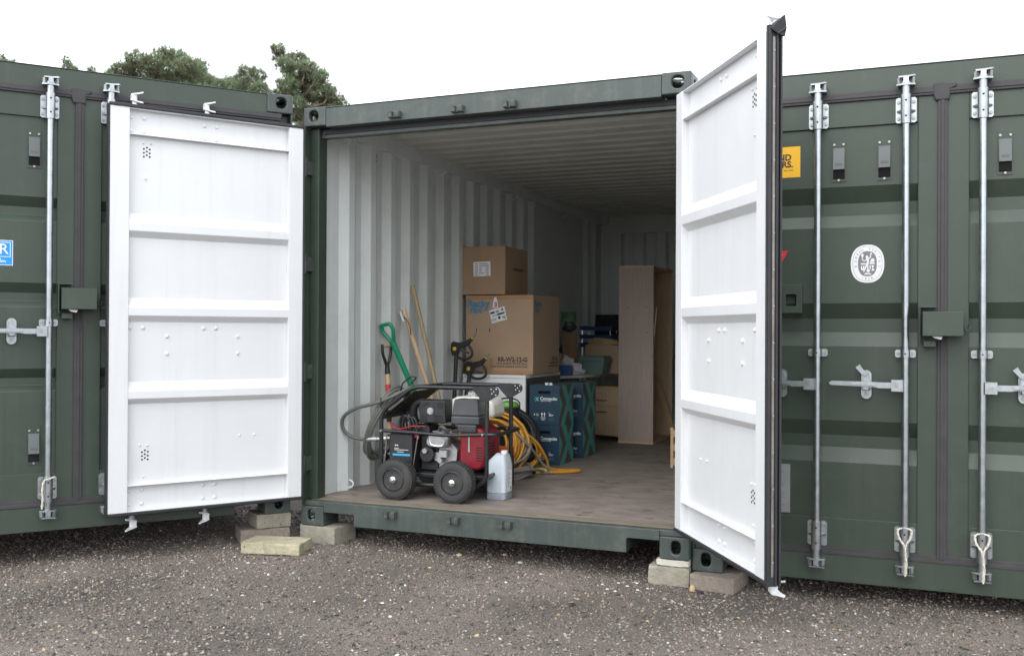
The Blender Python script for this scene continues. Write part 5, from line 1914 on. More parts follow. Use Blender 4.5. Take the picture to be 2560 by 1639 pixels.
p = Print((W / 2 + 0.0042, -D / 2, 0), (0, 1, 0), (0, 0, 1))
p.text('Racky', 0.020, H - 0.070, 0.070, 0, 0.0008, 0.0018)
p.text('rax', 0.030, H - 0.118, 0.070, 0, 0.0008, 0.0018)
p.text('RR-W2', D - 0.05, 0.118, 0.046, 1, 0.0008, 0.0012, 'RIGHT')
p.rect(D - 0.25, D - 0.05, 0.080, 0.090, 1, 0.0008)
p.rect(D - 0.27, D - 0.05, 0.056, 0.066, 1, 0.0008)
p.put('lettering', ['ink_blue', 'ink_brown'], root)
p = Print((-W / 2, -D / 2 - 0.0046, 0), (1, 0, 0), (0, 0, 1))
p.rect(0.222, 0.362, H - 0.215, H - 0.105, 0, 0.0012, rot=R(14))
for k, (du, dv, w_, h_) in enumerate(((-0.045, 0.028, 0.04, 0.016), (0.0, 0.034, 0.03, 0.006), (0.0, 0.022, 0.03, 0.006), (0.045, 0.034, 0.018, 0.014), (-0.03, 0.002, 0.05, 0.005), (0.02, 0.004, 0.05, 0.014), (0.05, 0.006, 0.02, 0.012), (-0.045, -0.025, 0.05, 0.004),
                                      (-0.045, -0.036, 0.04, 0.004), (0.005, -0.024, 0.022, 0.020), (0.045, -0.026, 0.03, 0.008), (0.05, -0.040, 0.022, 0.006))):
    c_, s_ = math.cos(R(14)), math.sin(R(14))
    u_, v_ = 0.292 + du * c_ - dv * s_, H - 0.160 + du * s_ + dv * c_
    p.rect(u_ - w_ / 2, u_ + w_ / 2, v_ - h_ / 2, v_ + h_ / 2, 1, 0.0016, rot=R(14))
p.poly([(0.244, H - 0.105), (0.292, H - 0.100), (0.285, H - 0.045), (0.272, H - 0.012), (0.256, H - 0.022), (0.246, H - 0.060)], 0, 0.0010)
p.text('E', 0.2695, H - 0.074, 0.050, 2, 0.0016, 0.002, 'CENTER', rot=R(180))
p.put('shipping_label', ['paper', 'ink', 'ink_red'], root)
p = Print((-W / 2, -D / 2 - 0.0042, 0), (1, 0, 0), (0, 0, 1))
p.rect(0.0, W, H - 0.034, H - 0.002, 0, 0.0006)
p.rect(0.215, 0.250, 0.004, 0.130, 0, 0.0006, rot=R(2))
p.rect(0.100, 0.160, H - 0.27, H - 0.145, 1, 0.0005)
p.rect(0.25, W, 0.004, 0.030, 0, 0.0005)
for u_, w_ in ((0.095, 0.008), (0.212, 0.010)):
    p.rect(u_, u_ + w_, H - 0.298, H - 0.268, 2, 0.0007)
p.put('packing_tape', ['tape', 'card', 'ink_brown'], root)

SX = (0.062, 0.440, 2.165, 2.690, 1.507, 1.900)
root, W, D, H = carton('cardboard_box', 'smaller brown carton with white address label on top of the large carton', *SX, 'card_dark', 12, rz=R(1.5))
p = Print((-W / 2, -D / 2 - 0.0042, 0), (1, 0, 0), (0, 0, 1))
p.rect(0.100, 0.252, 0.150, 0.268, 0, 0.0010, rot=R(1.5))
for k in range(7):
    z = 0.252 - k * 0.0155
    p.rect(0.112, 0.140, z - 0.004, z + 0.002, 1, 0.0014)
    p.rect(0.152, 0.152 + (0.075, 0.085, 0.02, 0.025, 0.02, 0.045, 0.008)[k], z - 0.004, z + 0.002, 1, 0.0014)
    if k > 1:
        p.rect(0.212, 0.235, z - 0.004, z + 0.002, 1, 0.0014)
p.rect(0.165, 0.215, 0.268, H - 0.002, 2, 0.0006)
p.rect(0.166, 0.214, 0.0, 0.08, 2, 0.0006)
p.put('address_label', ['paper', 'sticker_grey', 'tape'], root)
p = Print((W / 2 + 0.0042, -D / 2, 0), (0, 1, 0), (0, 0, 1))
for k in range(7):
    p.rect(0.16 + k * 0.036, 0.186 + k * 0.036, 0.205 - (k % 2) * 0.006, 0.225, 0, 0.0008)
p.put('printed_word', ['ink_brown'], root)
p = Print((W / 2 - 0.030, -D / 2 - 0.0042, 0), (1, 0, 0), (0, 0, 1))
p.rect(0, 0.028, 0.0, 0.10, 0, 0.0008)
p.put('tape_tab', ['tape'], root)


# ---- navy cartons in two stacks
def navy_box(label, x0, y0, z0, z1, seed):
    w_, d_ = 0.255, 0.335
    root = tag(empty('printed_box', (x0 + w_ / 2, y0 + d_ / 2, z0)), label, 'box', 'navy boxes with teal crosses')
    H = z1 - z0
    b = MB()
    plate_hole(b, (0, -d_ / 2, H / 2), (1, 0, 0), (0, 0, 1), w_, H, 0.004, 0.050, 0.0125, c=(0.0, H / 2 - 0.060), pw=6, mi=0)
    b.box(-w_ / 2, w_ / 2, d_ / 2 - 0.004, d_ / 2, 0, H, 0)
    b.box(-w_ / 2, -w_ / 2 + 0.004, -d_ / 2 + 0.004, d_ / 2 - 0.004, 0, H, 0)
    b.box(w_ / 2 - 0.004, w_ / 2, -d_ / 2 + 0.004, d_ / 2 - 0.004, 0, H, 1)
    b.box(-w_ / 2 + 0.004, w_ / 2 - 0.004, -d_ / 2 + 0.004, d_ / 2 - 0.004, H - 0.004, H, 1)
    b.box(-w_ / 2 + 0.004, w_ / 2 - 0.004, -d_ / 2 + 0.004, d_ / 2 - 0.004, 0, 0.004, 1)
    b.box(-w_ / 2 + 0.02, w_ / 2 - 0.02, -d_ / 2 + 0.03, d_ / 2 - 0.03, 0.02, H - 0.02, 2)
    put('carton', b.mesh('carton', ['navy', 'boxgrey', 'hole']), root, bevel=0.002)
    p = Print((-w_ / 2, -d_ / 2, 0), (1, 0, 0), (0, 0, 1))
    # cross mark, name, arrows, small print
    u, v = 0.066, H - 0.112
    for s in (-1, 1):
        p.rect(u - 0.020, u + 0.020, v - 0.0035, v + 0.0035, 1, 0.0008 + 0.0002 * s, rot=R(50 * s))
    p.rect(u - 0.026, u - 0.020, v - 0.003, v + 0.003, 1, 0.0008)
    p.text('Connectix', u + 0.026, v + 0.005, 0.034, 0, 0.0010, 0.0011)
    p.text('CABLING SYSTEMS', u + 0.027, v - 0.014, 0.0098, 0, 0.0010, 0.0002, sx=1.15)
    for du in (0.108, 0.130):
        p.rect(du - 0.003, du + 0.003, 0.066, 0.088, 0, 0.0008)
        p.poly([(du - 0.0095, 0.084), (du + 0.0095, 0.084), (du, 0.101)], 0, 0.0009)
    p.rect(0.098, 0.139, 0.055, 0.060, 0, 0.0008)
    p.rect(0.102, 0.135, 0.044, 0.047, 0, 0.0008)
    p.rect(0.106, 0.131, 0.038, 0.041, 0, 0.0008)
    p.poly([(0.038, 0.080), (0.048, 0.090), (0.050, 0.078), (0.044, 0.074)], 0, 0.0008)
    for k in range(3):
        p.rect(0.058, 0.082, 0.086 - k * 0.007, 0.0885 - k * 0.007, 0, 0.0008)
        p.rect(0.040, 0.074, 0.056 - k * 0.008, 0.058 - k * 0.008, 2, 0.0008)
        p.rect(0.166, 0.206, 0.052 - k * 0.008, 0.054 - k * 0.008, 2, 0.0008)
    p.rect(0.165, 0.170, 0.098, 0.103, 0, 0.0008)
    for k, w2 in enumerate((0.018, 0.040, 0.034)):
        p.rect(0.166, 0.166 + w2, 0.088 - k * 0.008, 0.0915 - k * 0.008, 0, 0.0008)
    p.put('printed_front', ['whiteink', 'teal_light', 'sticker_grey'], root)
    p = Print((w_ / 2, -d_ / 2, 0), (0, 1, 0), (0, 0, 1))
    t_ = 0.078
    p.poly([(0.02, 0), (0.02 + t_ * 1.25, 0), (d_, H - 0.035), (d_, H), (d_ - 0.035, H)], 0, 0.0008)
    p.poly([(0.045, H), (0.045 + t_ * 1.25, H), (d_, 0.075), (d_, 0.0), (d_ - 0.040, 0)], 0, 0.0011)
    p.poly([(0, 0.060), (0.072, H / 2 + 0.006), (0, H - 0.070)], 0, 0.0008)
    p.put('printed_cross', ['teal', 'boxgrey'], root)
    return root


HB = 0.3125
navy_box('lower navy box of the front stack, beside the tangled cables', 0.668, 2.158, FZ, FZ + HB, 1)
top_box = navy_box('upper navy box of the front stack, with two pale tabs on top', 0.670, 2.152, FZ + HB + 0.0008, FZ + 2 * HB + 0.004, 2)
b = MB()
b.box(0.000, 0.026, -0.150, -0.148, HB + 0.003, HB + 0.022)
b.box(0.036, 0.060, -0.150, -0.148, HB + 0.003, HB + 0.022)
put('tape_tab', b.mesh('tape_tab', ['whiteink']), top_box)
navy_box('lower navy box of the rear stack', 0.698, 2.650, FZ, FZ + HB, 3)
navy_box('upper navy box of the rear stack', 0.702, 2.640, FZ + HB + 0.0008, FZ + 2 * HB + 0.002, 4)

# ---- tall bookcase, drawer pedestal, desk with clutter
root = tag(empty('bookcase', (1.06, 4.28, FZ)), 'tall pale wood bookcase standing sideways with its open front to the right', 'bookcase')
def bp_(name, x0, x1, y0, y1, z0, z1, mt='oak'):
    b = MB(); b.box(x0 - 1.06, x1 - 1.06, y0 - 4.28, y1 - 4.28, z0, z1); return put(name, b.mesh(name, [mt]), root, bevel=0.001)
BXA, BXB, BYA, BYB, BZ = 0.888, 1.226, 3.897, 4.670, 1.683
bp_('side_panel', BXA, BXB, BYA, BYA + 0.020, 0.022, BZ - 0.022)
bp_('side_panel', BXA, BXB, BYB - 0.020, BYB, 0.022, BZ - 0.022, 'oak_warm')
bp_('top_panel', BXA, BXB + 0.003, BYA - 0.002, BYB + 0.002, BZ - 0.0215, BZ, 'oak_warm')
bp_('bottom_panel', BXA, BXB + 0.003, BYA - 0.002, BYB + 0.002, 0.0, 0.0215, 'oak_warm')
bp_('back_panel', BXA, BXA + 0.006, BYA + 0.0205, BYB - 0.0205, 0.022, BZ - 0.022, 'oak_warm')
b = MB()
for k in range(34):
    b.cyl((BXB - 0.055 - 1.06, BYB - 0.0212 - 4.28, 0.25 + k * 0.034), (BXB - 0.055 - 1.06, BYB - 0.0200 - 4.28, 0.25 + k * 0.034), 0.0035, n=6)
for x, z in ((0.98, 1.285), (1.16, 1.29), (1.165, 1.05), (1.215, 0.83)):
    b.cyl((x - 1.06, BYA - 0.0008 - 4.28, z), (x - 1.06, BYA + 0.001 - 4.28, z), 0.005, n=8)
tag(put('peg_holes', b.mesh('peg_holes', ['hole']), root), kind='stuff')
b = MB()
b.tube(smoothpath([(0.185, -0.345, 1.285), (0.180, -0.345, 1.20), (0.172, -0.35, 1.10), (0.168, -0.35, 1.02)], 5), 0.003, 6)
put('cord', b.mesh('cord', ['paper'], smooth=50), root)
b = MB()
T = Matrix.Translation((1.165, 4.45, 0.185 + 0.43)) @ Matrix.Rotation(R(-14), 4, 'Y') @ Matrix.Rotation(R(12), 4, 'X')
b.cbox((0, 0, 0), (0.05, 0.022, 0.86), 0, T)
o = put('plank', b.mesh('plank', ['pine']), None, bevel=0.001)
tag(o, 'narrow bare timber plank leaning inside the bookcase', 'plank')

root = tag(empty('drawer_unit', (0.772, 4.24, FZ), R(-22)), 'two-drawer wooden pedestal on castors under the desk', 'drawer unit')
w2, d2_, h2 = 0.40, 0.46, 0.475
b = MB(); b.box(-w2 / 2, w2 / 2, -d2_ / 2 + 0.0185, d2_ / 2, 0.05, 0.05 + h2 - 0.022); put('carcass', b.mesh('carcass', ['oak_warm']), root, bevel=0.001)
b = MB(); b.box(-w2 / 2 - 0.002, w2 / 2 + 0.002, -d2_ / 2, d2_ / 2, 0.05 + h2 - 0.0215, 0.05 + h2); put('top_panel', b.mesh('top_panel', ['oak_warm']), root, bevel=0.001)
for z0_, z1_ in ((0.052, 0.335), (0.340, 0.448)):
    b = MB(); b.box(-w2 / 2, w2 / 2, -d2_ / 2, -d2_ / 2 + 0.018, z0_, z1_)
    dd = put('drawer', b.mesh('drawer', ['oak_warm']), root, bevel=0.001)
    b = MB(); zc = z1_ - 0.055; b.tube(fillet([(-0.055, -d2_ / 2, zc), (-0.055, -d2_ / 2 - 0.022, zc), (0.055, -d2_ / 2 - 0.022, zc), (0.055, -d2_ / 2, zc)], 0.012), 0.005, 8)
    put('handle', b.mesh('handle', ['bolt'], smooth=40), dd)
for sx in (-1, 1):
    for sy in (-1, 1):
        b = MB(); b.cyl((sx * 0.16 - 0.01, sy * 0.18, 0.022), (sx * 0.16 + 0.01, sy * 0.18, 0.022), 0.022, n=14)
        b.box(sx * 0.16 - 0.013, sx * 0.16 + 0.013, sy * 0.18 - 0.01, sy * 0.18 + 0.01, 0.026, 0.0495)
        put('castor', b.mesh('castor', ['blackmatt'], smooth=40), root)

root = tag(empty('desk', (0, 0, 0)), 'grey-topped office desk behind the navy boxes, crowded with clutter', 'desk')
DZT = 0.805
quad = [(0.150, 3.05), (0.515, 3.292), (0.640, 3.610), (0.735, 4.72), (0.120, 4.72)]
b = MB(); b.prism(quad, 'z', DZT - 0.025, DZT); put('top_panel', b.mesh('top_panel', ['desk']), root, bevel=0.002)
b = MB(); b.box(0.600, 0.628, 3.62, 3.66, FZ, DZT - 0.0255); put('leg', b.mesh('leg', ['deskframe']), root)
b = MB(); b.box(0.14, 0.18, 3.12, 3.16, FZ, DZT - 0.0255); put('leg', b.mesh('leg', ['deskframe']), root)
b = MB(); b.box(0.14, 0.18, 4.62, 4.66, FZ, DZT - 0.0255); put('leg', b.mesh('leg', ['deskframe']), root)
b = MB(); b.cyl((0.70, 4.60, FZ), (0.70, 4.60, DZT - 0.0255), 0.012, n=10); put('leg', b.mesh('leg', ['chrome'], smooth=40), root)
b = MB(); b.box(0.19, 0.59, 3.60, 3.615, 0.50, DZT - 0.0255); put('modesty_panel', b.mesh('modesty_panel', ['deskframe']), root)


def crate_thing(name, label, cat, c, s, mt, rz=0.0, bev=0.002, extra=None):
    root = tag(empty(name, c, rz), label, cat)
    b = MB(); b.box(-s[0] / 2, s[0] / 2, -s[1] / 2, s[1] / 2, 0, s[2]); put('body', b.mesh('body', [mt]), root, bevel=bev)
    if extra:
        extra(root)
    return root


def boat_print(root):
    p = Print((0.0, -0.071, 0.0), (1, 0, 0), (0, 0, 1))
    p.poly([(-0.045, 0.030), (0.005, 0.030), (0.000, 0.018), (-0.035, 0.018)], 0)
    p.poly([(-0.022, 0.034), (-0.005, 0.034), (-0.014, 0.072)], 0)
    p.poly([(-0.040, 0.034), (-0.026, 0.034), (-0.022, 0.060)], 0)
    p.put('printed_mark', ['whiteink'], root)


crate_thing('blue_box', 'small bright blue carton with pale mark at the desk edge', 'box', (0.455, 3.480, DZT), (0.205, 0.14, 0.092), 'bluebox', R(10), extra=boat_print)


def crumple(name, label, c, s, mt, seed, cat='paper'):
    g = random.Random(seed)
    bm = bmesh.new()
    bmesh.ops.create_icosphere(bm, subdivisions=2, radius=1.0)
    for v in bm.verts:
        k = g.uniform(0.6, 1.15)
        v.co = Vector((v.co.x * s[0] * k, v.co.y * s[1] * k, (v.co.z * k) * s[2]))
    zmin = min(v.co.z for v in bm.verts)
    for v in bm.verts:
        v.co.z -= zmin
    me = bpy.data.meshes.new(name); bm.to_mesh(me); bm.free()
    me.materials.append(M[mt])
    o = put(name, me, None, c)
    tag(o, label, cat)
    return o


crumple('crumpled_paper', 'crumpled pale paper between the blue carton and green tub', (0.545, 3.62, DZT), (0.085, 0.05, 0.055), 'paper', 2)
crumple('crumpled_paper', 'crumpled white paper heaped behind the blue carton', (0.430, 3.72, DZT), (0.07, 0.05, 0.10), 'paper', 3)
crumple('crumpled_paper', 'pale plastic wrap poking out beside the big carton', (0.365, 3.45, DZT), (0.06, 0.05, 0.11), 'paper', 5)
crumple('crumpled_paper', 'small grey paper scrap in front of the green tub', (0.600, 3.66, DZT), (0.05, 0.03, 0.03), 'desk', 15)
crumple('tan_wrap', 'torn brown paper beside the tall narrow box', (0.345, 3.66, DZT), (0.07, 0.06, 0.13), 'card', 16, 'paper')
crumple('dark_bag', 'dark sack wedged behind the tall narrow box', (0.300, 4.05, DZT), (0.10, 0.09, 0.17), 'darkgrey', 17, 'bag')
# green tub with a stepped lid
root = tag(empty('storage_tub', (0.655, 3.90, DZT), R(-4)), 'grey-green plastic tub with lid in front of the open carton', 'tub')
b = MB()
v = [(-0.10, -0.08, 0), (0.10, -0.08, 0), (0.10, 0.08, 0), (-0.10, 0.08, 0), (-0.125, -0.10, 0.125), (0.125, -0.10, 0.125), (0.125, 0.10, 0.125), (-0.125, 0.10, 0.125)]
b.add(v, [(0, 3, 2, 1), (4, 5, 6, 7), (0, 1, 5, 4), (1, 2, 6, 5), (2, 3, 7, 6), (3, 0, 4, 7)])
put('body', b.mesh('body', ['tealbox']), root, bevel=0.006)
b = MB(); b.box(-0.132, 0.132, -0.107, 0.107, 0.1255, 0.165); b.box(-0.118, 0.118, -0.093, 0.093, 0.165, 0.175)
put('lid', b.mesh('lid', ['tealbox']), root, bevel=0.004)


def open_carton(name, label, c, w_, d_, h_, rz, mt):
    root = tag(empty(name, c, rz), label, 'box')
    b = MB()
    k = 0.030
    def wall(p, q):
        (xa, ya), (xb, yb) = p, q
        nx_, ny_ = -(yb - ya), (xb - xa)
        L_ = math.hypot(nx_, ny_); nx_, ny_ = nx_ / L_ * 0.005, ny_ / L_ * 0.005
        f_ = 1 + k * 4
        v = [(xa, ya, 0), (xb, yb, 0), (xb * f_, yb * f_, h_), (xa * f_, ya * f_, h_)]
        v += [(x + nx_, y + ny_, z) for x, y, z in v]
        b.add(v, [(0, 1, 2, 3), (7, 6, 5, 4), (0, 4, 5, 1), (1, 5, 6, 2), (2, 6, 7, 3), (3, 7, 4, 0)])
    W2, D2 = w_ / 2, d_ / 2
    C4 = [(-W2, -D2), (W2, -D2), (W2, D2), (-W2, D2)]
    for i in range(4):
        wall(C4[i], C4[(i + 1) % 4])
    b.box(-W2, W2, -D2, D2, 0, 0.005)
    put('carton', b.mesh('carton', [mt]), root)
    return root


oc = open_carton('open_box', 'open brown carton stuffed with bags on the desk', (0.700, 4.22, DZT), 0.34, 0.32, 0.275, R(-6), 'card')
crumple('kraft_bag', 'crumpled tan paper bag rising out of the open carton', (0.640, 4.20, DZT + 0.20), (0.20, 0.12, 0.085), 'kraft', 7, 'bag')
crumple('dark_bag', 'black plastic bag inside the open carton', (0.735, 4.24, DZT + 0.16), (0.14, 0.11, 0.08), 'blackmatt', 8, 'bag')
crumple('grey_bag', 'small grey bag at the rear corner of the open carton', (0.855, 4.30, DZT + 0.22), (0.05, 0.05, 0.08), 'greycable', 9, 'bag')
# letter tray and screen standing behind
root = tag(empty('letter_tray', (0.520, 4.45, DZT + 0.0), R(-2)), 'dark blue stacked letter trays behind the open carton', 'tray')
for k in range(3):
    b = MB(); z = 0.25 + k * 0.085
    b.box(-0.17, 0.17, -0.12, 0.12, z, z + 0.012); b.box(-0.162, 0.162, -0.12, -0.112, z + 0.012, z + 0.040); b.box(-0.17, -0.162, -0.12, 0.12, z + 0.012, z + 0.045); b.box(0.162, 0.17, -0.12, 0.12, z + 0.012, z + 0.045)
    put('tray', b.mesh('tray', ['bluetray']), root, bevel=0.002)
for sx in (-0.15, 0.15):
    b = MB(); b.cyl((sx, -0.10, 0.0), (sx, -0.10, 0.42), 0.003, n=8); b.cyl((sx, 0.10, 0.0), (sx, 0.10, 0.42), 0.003, n=8)
    put('tray_post', b.mesh('tray_post', ['chrome'], smooth=40), root)
root = tag(empty('monitor', (0.620, 4.66, DZT), R(-3)), 'black flat screen standing at the back of the desk', 'monitor')
b = MB(); T = Matrix.Rotation(R(-8), 4, 'X'); b.box(-0.24, 0.24, -0.020, 0.020, 0.255, 0.590, 0, T); put('screen', b.mesh('screen', ['screen']), root, bevel=0.004)
b = MB(); b.box(-0.03, 0.03, -0.012, 0.030, 0.0155, 0.30); put('stand', b.mesh('stand', ['blackmatt']), root)
b = MB(); b.box(-0.11, 0.11, -0.055, 0.045, 0.0, 0.015); put('foot', b.mesh('foot', ['blackmatt']), root, bevel=0.003)
# upright timber-look box with dark lamp and printed tin above it
crate_thing('upright_box', 'tall narrow brown box standing behind the big carton', 'box', (0.410, 3.86, DZT), (0.105, 0.11, 0.395), 'card_dark', R(-14))
crumple('dark_bundle', 'dark bundle on top of the tall narrow box', (0.400, 3.86, DZT + 0.396), (0.075, 0.06, 0.055), 'darkgrey', 13, 'bundle')
crate_thing('printed_tin', 'green printed tin on the dark bundle behind the big carton', 'tin', (0.392, 3.87, DZT + 0.497), (0.125, 0.08, 0.10), 'glassgreen', R(-10))
# low timber frame at the right door
root = tag(empty('timber_frame', (1.775, 2.45, FZ)), 'low bare timber frame standing at the right behind the open door edge', 'timber')
b = MB(); b.box(-0.018, 0.004, -0.058, -0.036, 0.0, 0.312); put('upright', b.mesh('upright', ['pine']), root, bevel=0.001)
b = MB(); b.box(-0.018, 0.004, 0.60, 0.622, 0.0, 0.312); put('upright', b.mesh('upright', ['pine']), root, bevel=0.001)
for z in (0.02, 0.13, 0.24):
    b = MB(); b.box(0.0045, 0.022, -0.055, 0.62, z, z + 0.055); put('slat', b.mesh('slat', ['pine']), root, bevel=0.001)


# ---- cables, hose, orange tool and black bag between the washer and the boxes
def cable(name, label, pts, r, mt, cat='cable', k=8, group=None):
    b = MB()
    b.tube(smoothpath(pts, k), r, 8)
    o = put(name, b.mesh(name, [mt], smooth=60))
    return tag(o, label, cat, group)


def coil(name, label, c, R1, r, n, tilt, mt, seed, squash=0.8, zspan=0.06, cat='cable', tail=(), ramp=0.0):
    g = random.Random(seed)
    T = Matrix.Translation(c) @ Matrix.Rotation(tilt[1], 4, 'Z') @ Matrix.Rotation(tilt[0], 4, 'X')
    pts = []
    for i in range(n * 20):
        a = 2 * math.pi * i / 20
        t = i / (n * 20)
        rr = R1 * (1 - ramp * t + 0.10 * math.sin(t * 23 + seed) + 0.05 * math.sin(t * 61))
        pts.append(T @ Vector((rr * math.cos(a), rr * squash * math.sin(a), zspan * (t - 0.5) + 0.012 * math.sin(a * 3 + t * 20))))
    pts += [Vector(q) for q in tail]
    b = MB()
    b.tube(pts if not tail else pts[:-len(tail)] + smoothpath([pts[-len(tail) - 1]] + list(tail), 8)[1:], r, 8)
    o = put(name, b.mesh(name, [mt], smooth=60))
    return tag(o, label, cat)


coil('yellow_cable', 'thick yellow cable coiled in a fat bundle behind the washer', (0.655, 1.40, 0.385), 0.275, 0.0108, 9, (R(66), R(12)), 'yellowcable', 3, 0.95, 0.13, ramp=0.40,
     tail=[(0.80, 1.52, 0.50), (0.93, 1.62, 0.40), (0.985, 1.70, 0.27), (1.00, 1.74, 0.19), (1.07, 1.80, 0.172), (1.17, 1.87, 0.168), (1.20, 1.84, 0.168), (1.13, 1.75, 0.168), (1.02, 1.68, 0.168)])
coil('yellow_cable', 'yellow cable lying in loose loops on the floor before the navy boxes', (0.77, 1.66, 0.30), 0.170, 0.0098, 5, (R(50), R(22)), 'yellowcable', 9, 0.85, 0.10)
coil('grey_cable', 'dirty grey cable tangled over the yellow coil', (0.74, 1.46, 0.37), 0.195, 0.0105, 5, (R(58), R(30)), 'greycable', 5, 0.8, 0.16,
     tail=[(0.86, 1.46, 0.46), (0.92, 1.55, 0.36), (0.98, 1.65, 0.23), (1.03, 1.70, 0.172), (0.98, 1.62, 0.168)])
coil('grey_cable', 'flat grey cable pile lying on the floor behind the jerry can', (0.80, 1.40, 0.205), 0.165, 0.0105, 7, (R(6), R(10)), 'greycable', 6, 0.7, 0.07,
     tail=[(0.78, 1.28, 0.19), (0.90, 1.24, 0.22), (1.00, 1.38, 0.225), (1.01, 1.58, 0.19)])
coil('black_hose', 'black hose coil standing behind the cables against the boxes', (0.62, 1.84, 0.385), 0.205, 0.019, 8, (R(64), R(8)), 'hose_black', 8, 1.0, 0.13, 'hose')
root = tag(empty('cable_plug', (0.955, 1.655, FZ), R(35)), 'bright yellow cable plug lying on the container floor', 'plug')
b = MB(); b.cyl((-0.035, 0, 0.024), (0.030, 0, 0.024), 0.023, n=14); b.cyl((0.030, 0, 0.024), (0.050, 0, 0.024), 0.017, n=14); put('body', b.mesh('body', ['yellowplastic'], smooth=40), root)
b = MB(); b.cyl((-0.052, 0, 0.024), (-0.035, 0, 0.024), 0.019, n=14); put('collar', b.mesh('collar', ['blackmatt'], smooth=40), root)
root = tag(empty('orange_case', (0.885, 1.03, FZ), R(4)), 'flat orange plastic case lying behind the washer', 'case')
b = MB(); b.box(-0.10, 0.10, -0.07, 0.07, 0.205, 0.262); put('lid', b.mesh('lid', ['orange']), root, bevel=0.006)
b = MB(); b.box(-0.097, 0.097, -0.068, 0.068, 0.0, 0.2045); put('base', b.mesh('base', ['blackmatt']), root, bevel=0.006)
# black bucket with a lime lid, wedged behind the washer
root = tag(empty('bucket', (0.715, 1.62, 0.155)), 'tall black tub with a lime green lid behind the yellow coil', 'bucket')
b = MB(); b.lathe([(0.055, 0.0), (0.080, 0.475), (0.088, 0.478), (0.088, 0.488), (0.074, 0.488)], 20); put('body', b.mesh('body', ['blackmatt'], smooth=40), root)
b = MB(); b.lathe([(0.073, 0.4885), (0.078, 0.500), (0.066, 0.525), (0.02, 0.535)], 20); put('lid', b.mesh('lid', ['lime'], smooth=40), root)
b = MB(); b.tube(smoothpath([(0.088, 0, 0.484), (0.086, 0, 0.527), (0.04, 0, 0.552), (-0.04, 0, 0.552), (-0.086, 0, 0.527), (-0.088, 0, 0.484)], 6), 0.006, 8); put('handle', b.mesh('handle', ['blackmatt'], smooth=50), root)


# ------------------------------------------------------------------ pine trees behind the yard
def ray(px, py, dist):
    d = fw + r2 * ((px - 1280) / 2466) - u2 * ((py - 819.5) / 2466)
    return CAM + d * dist


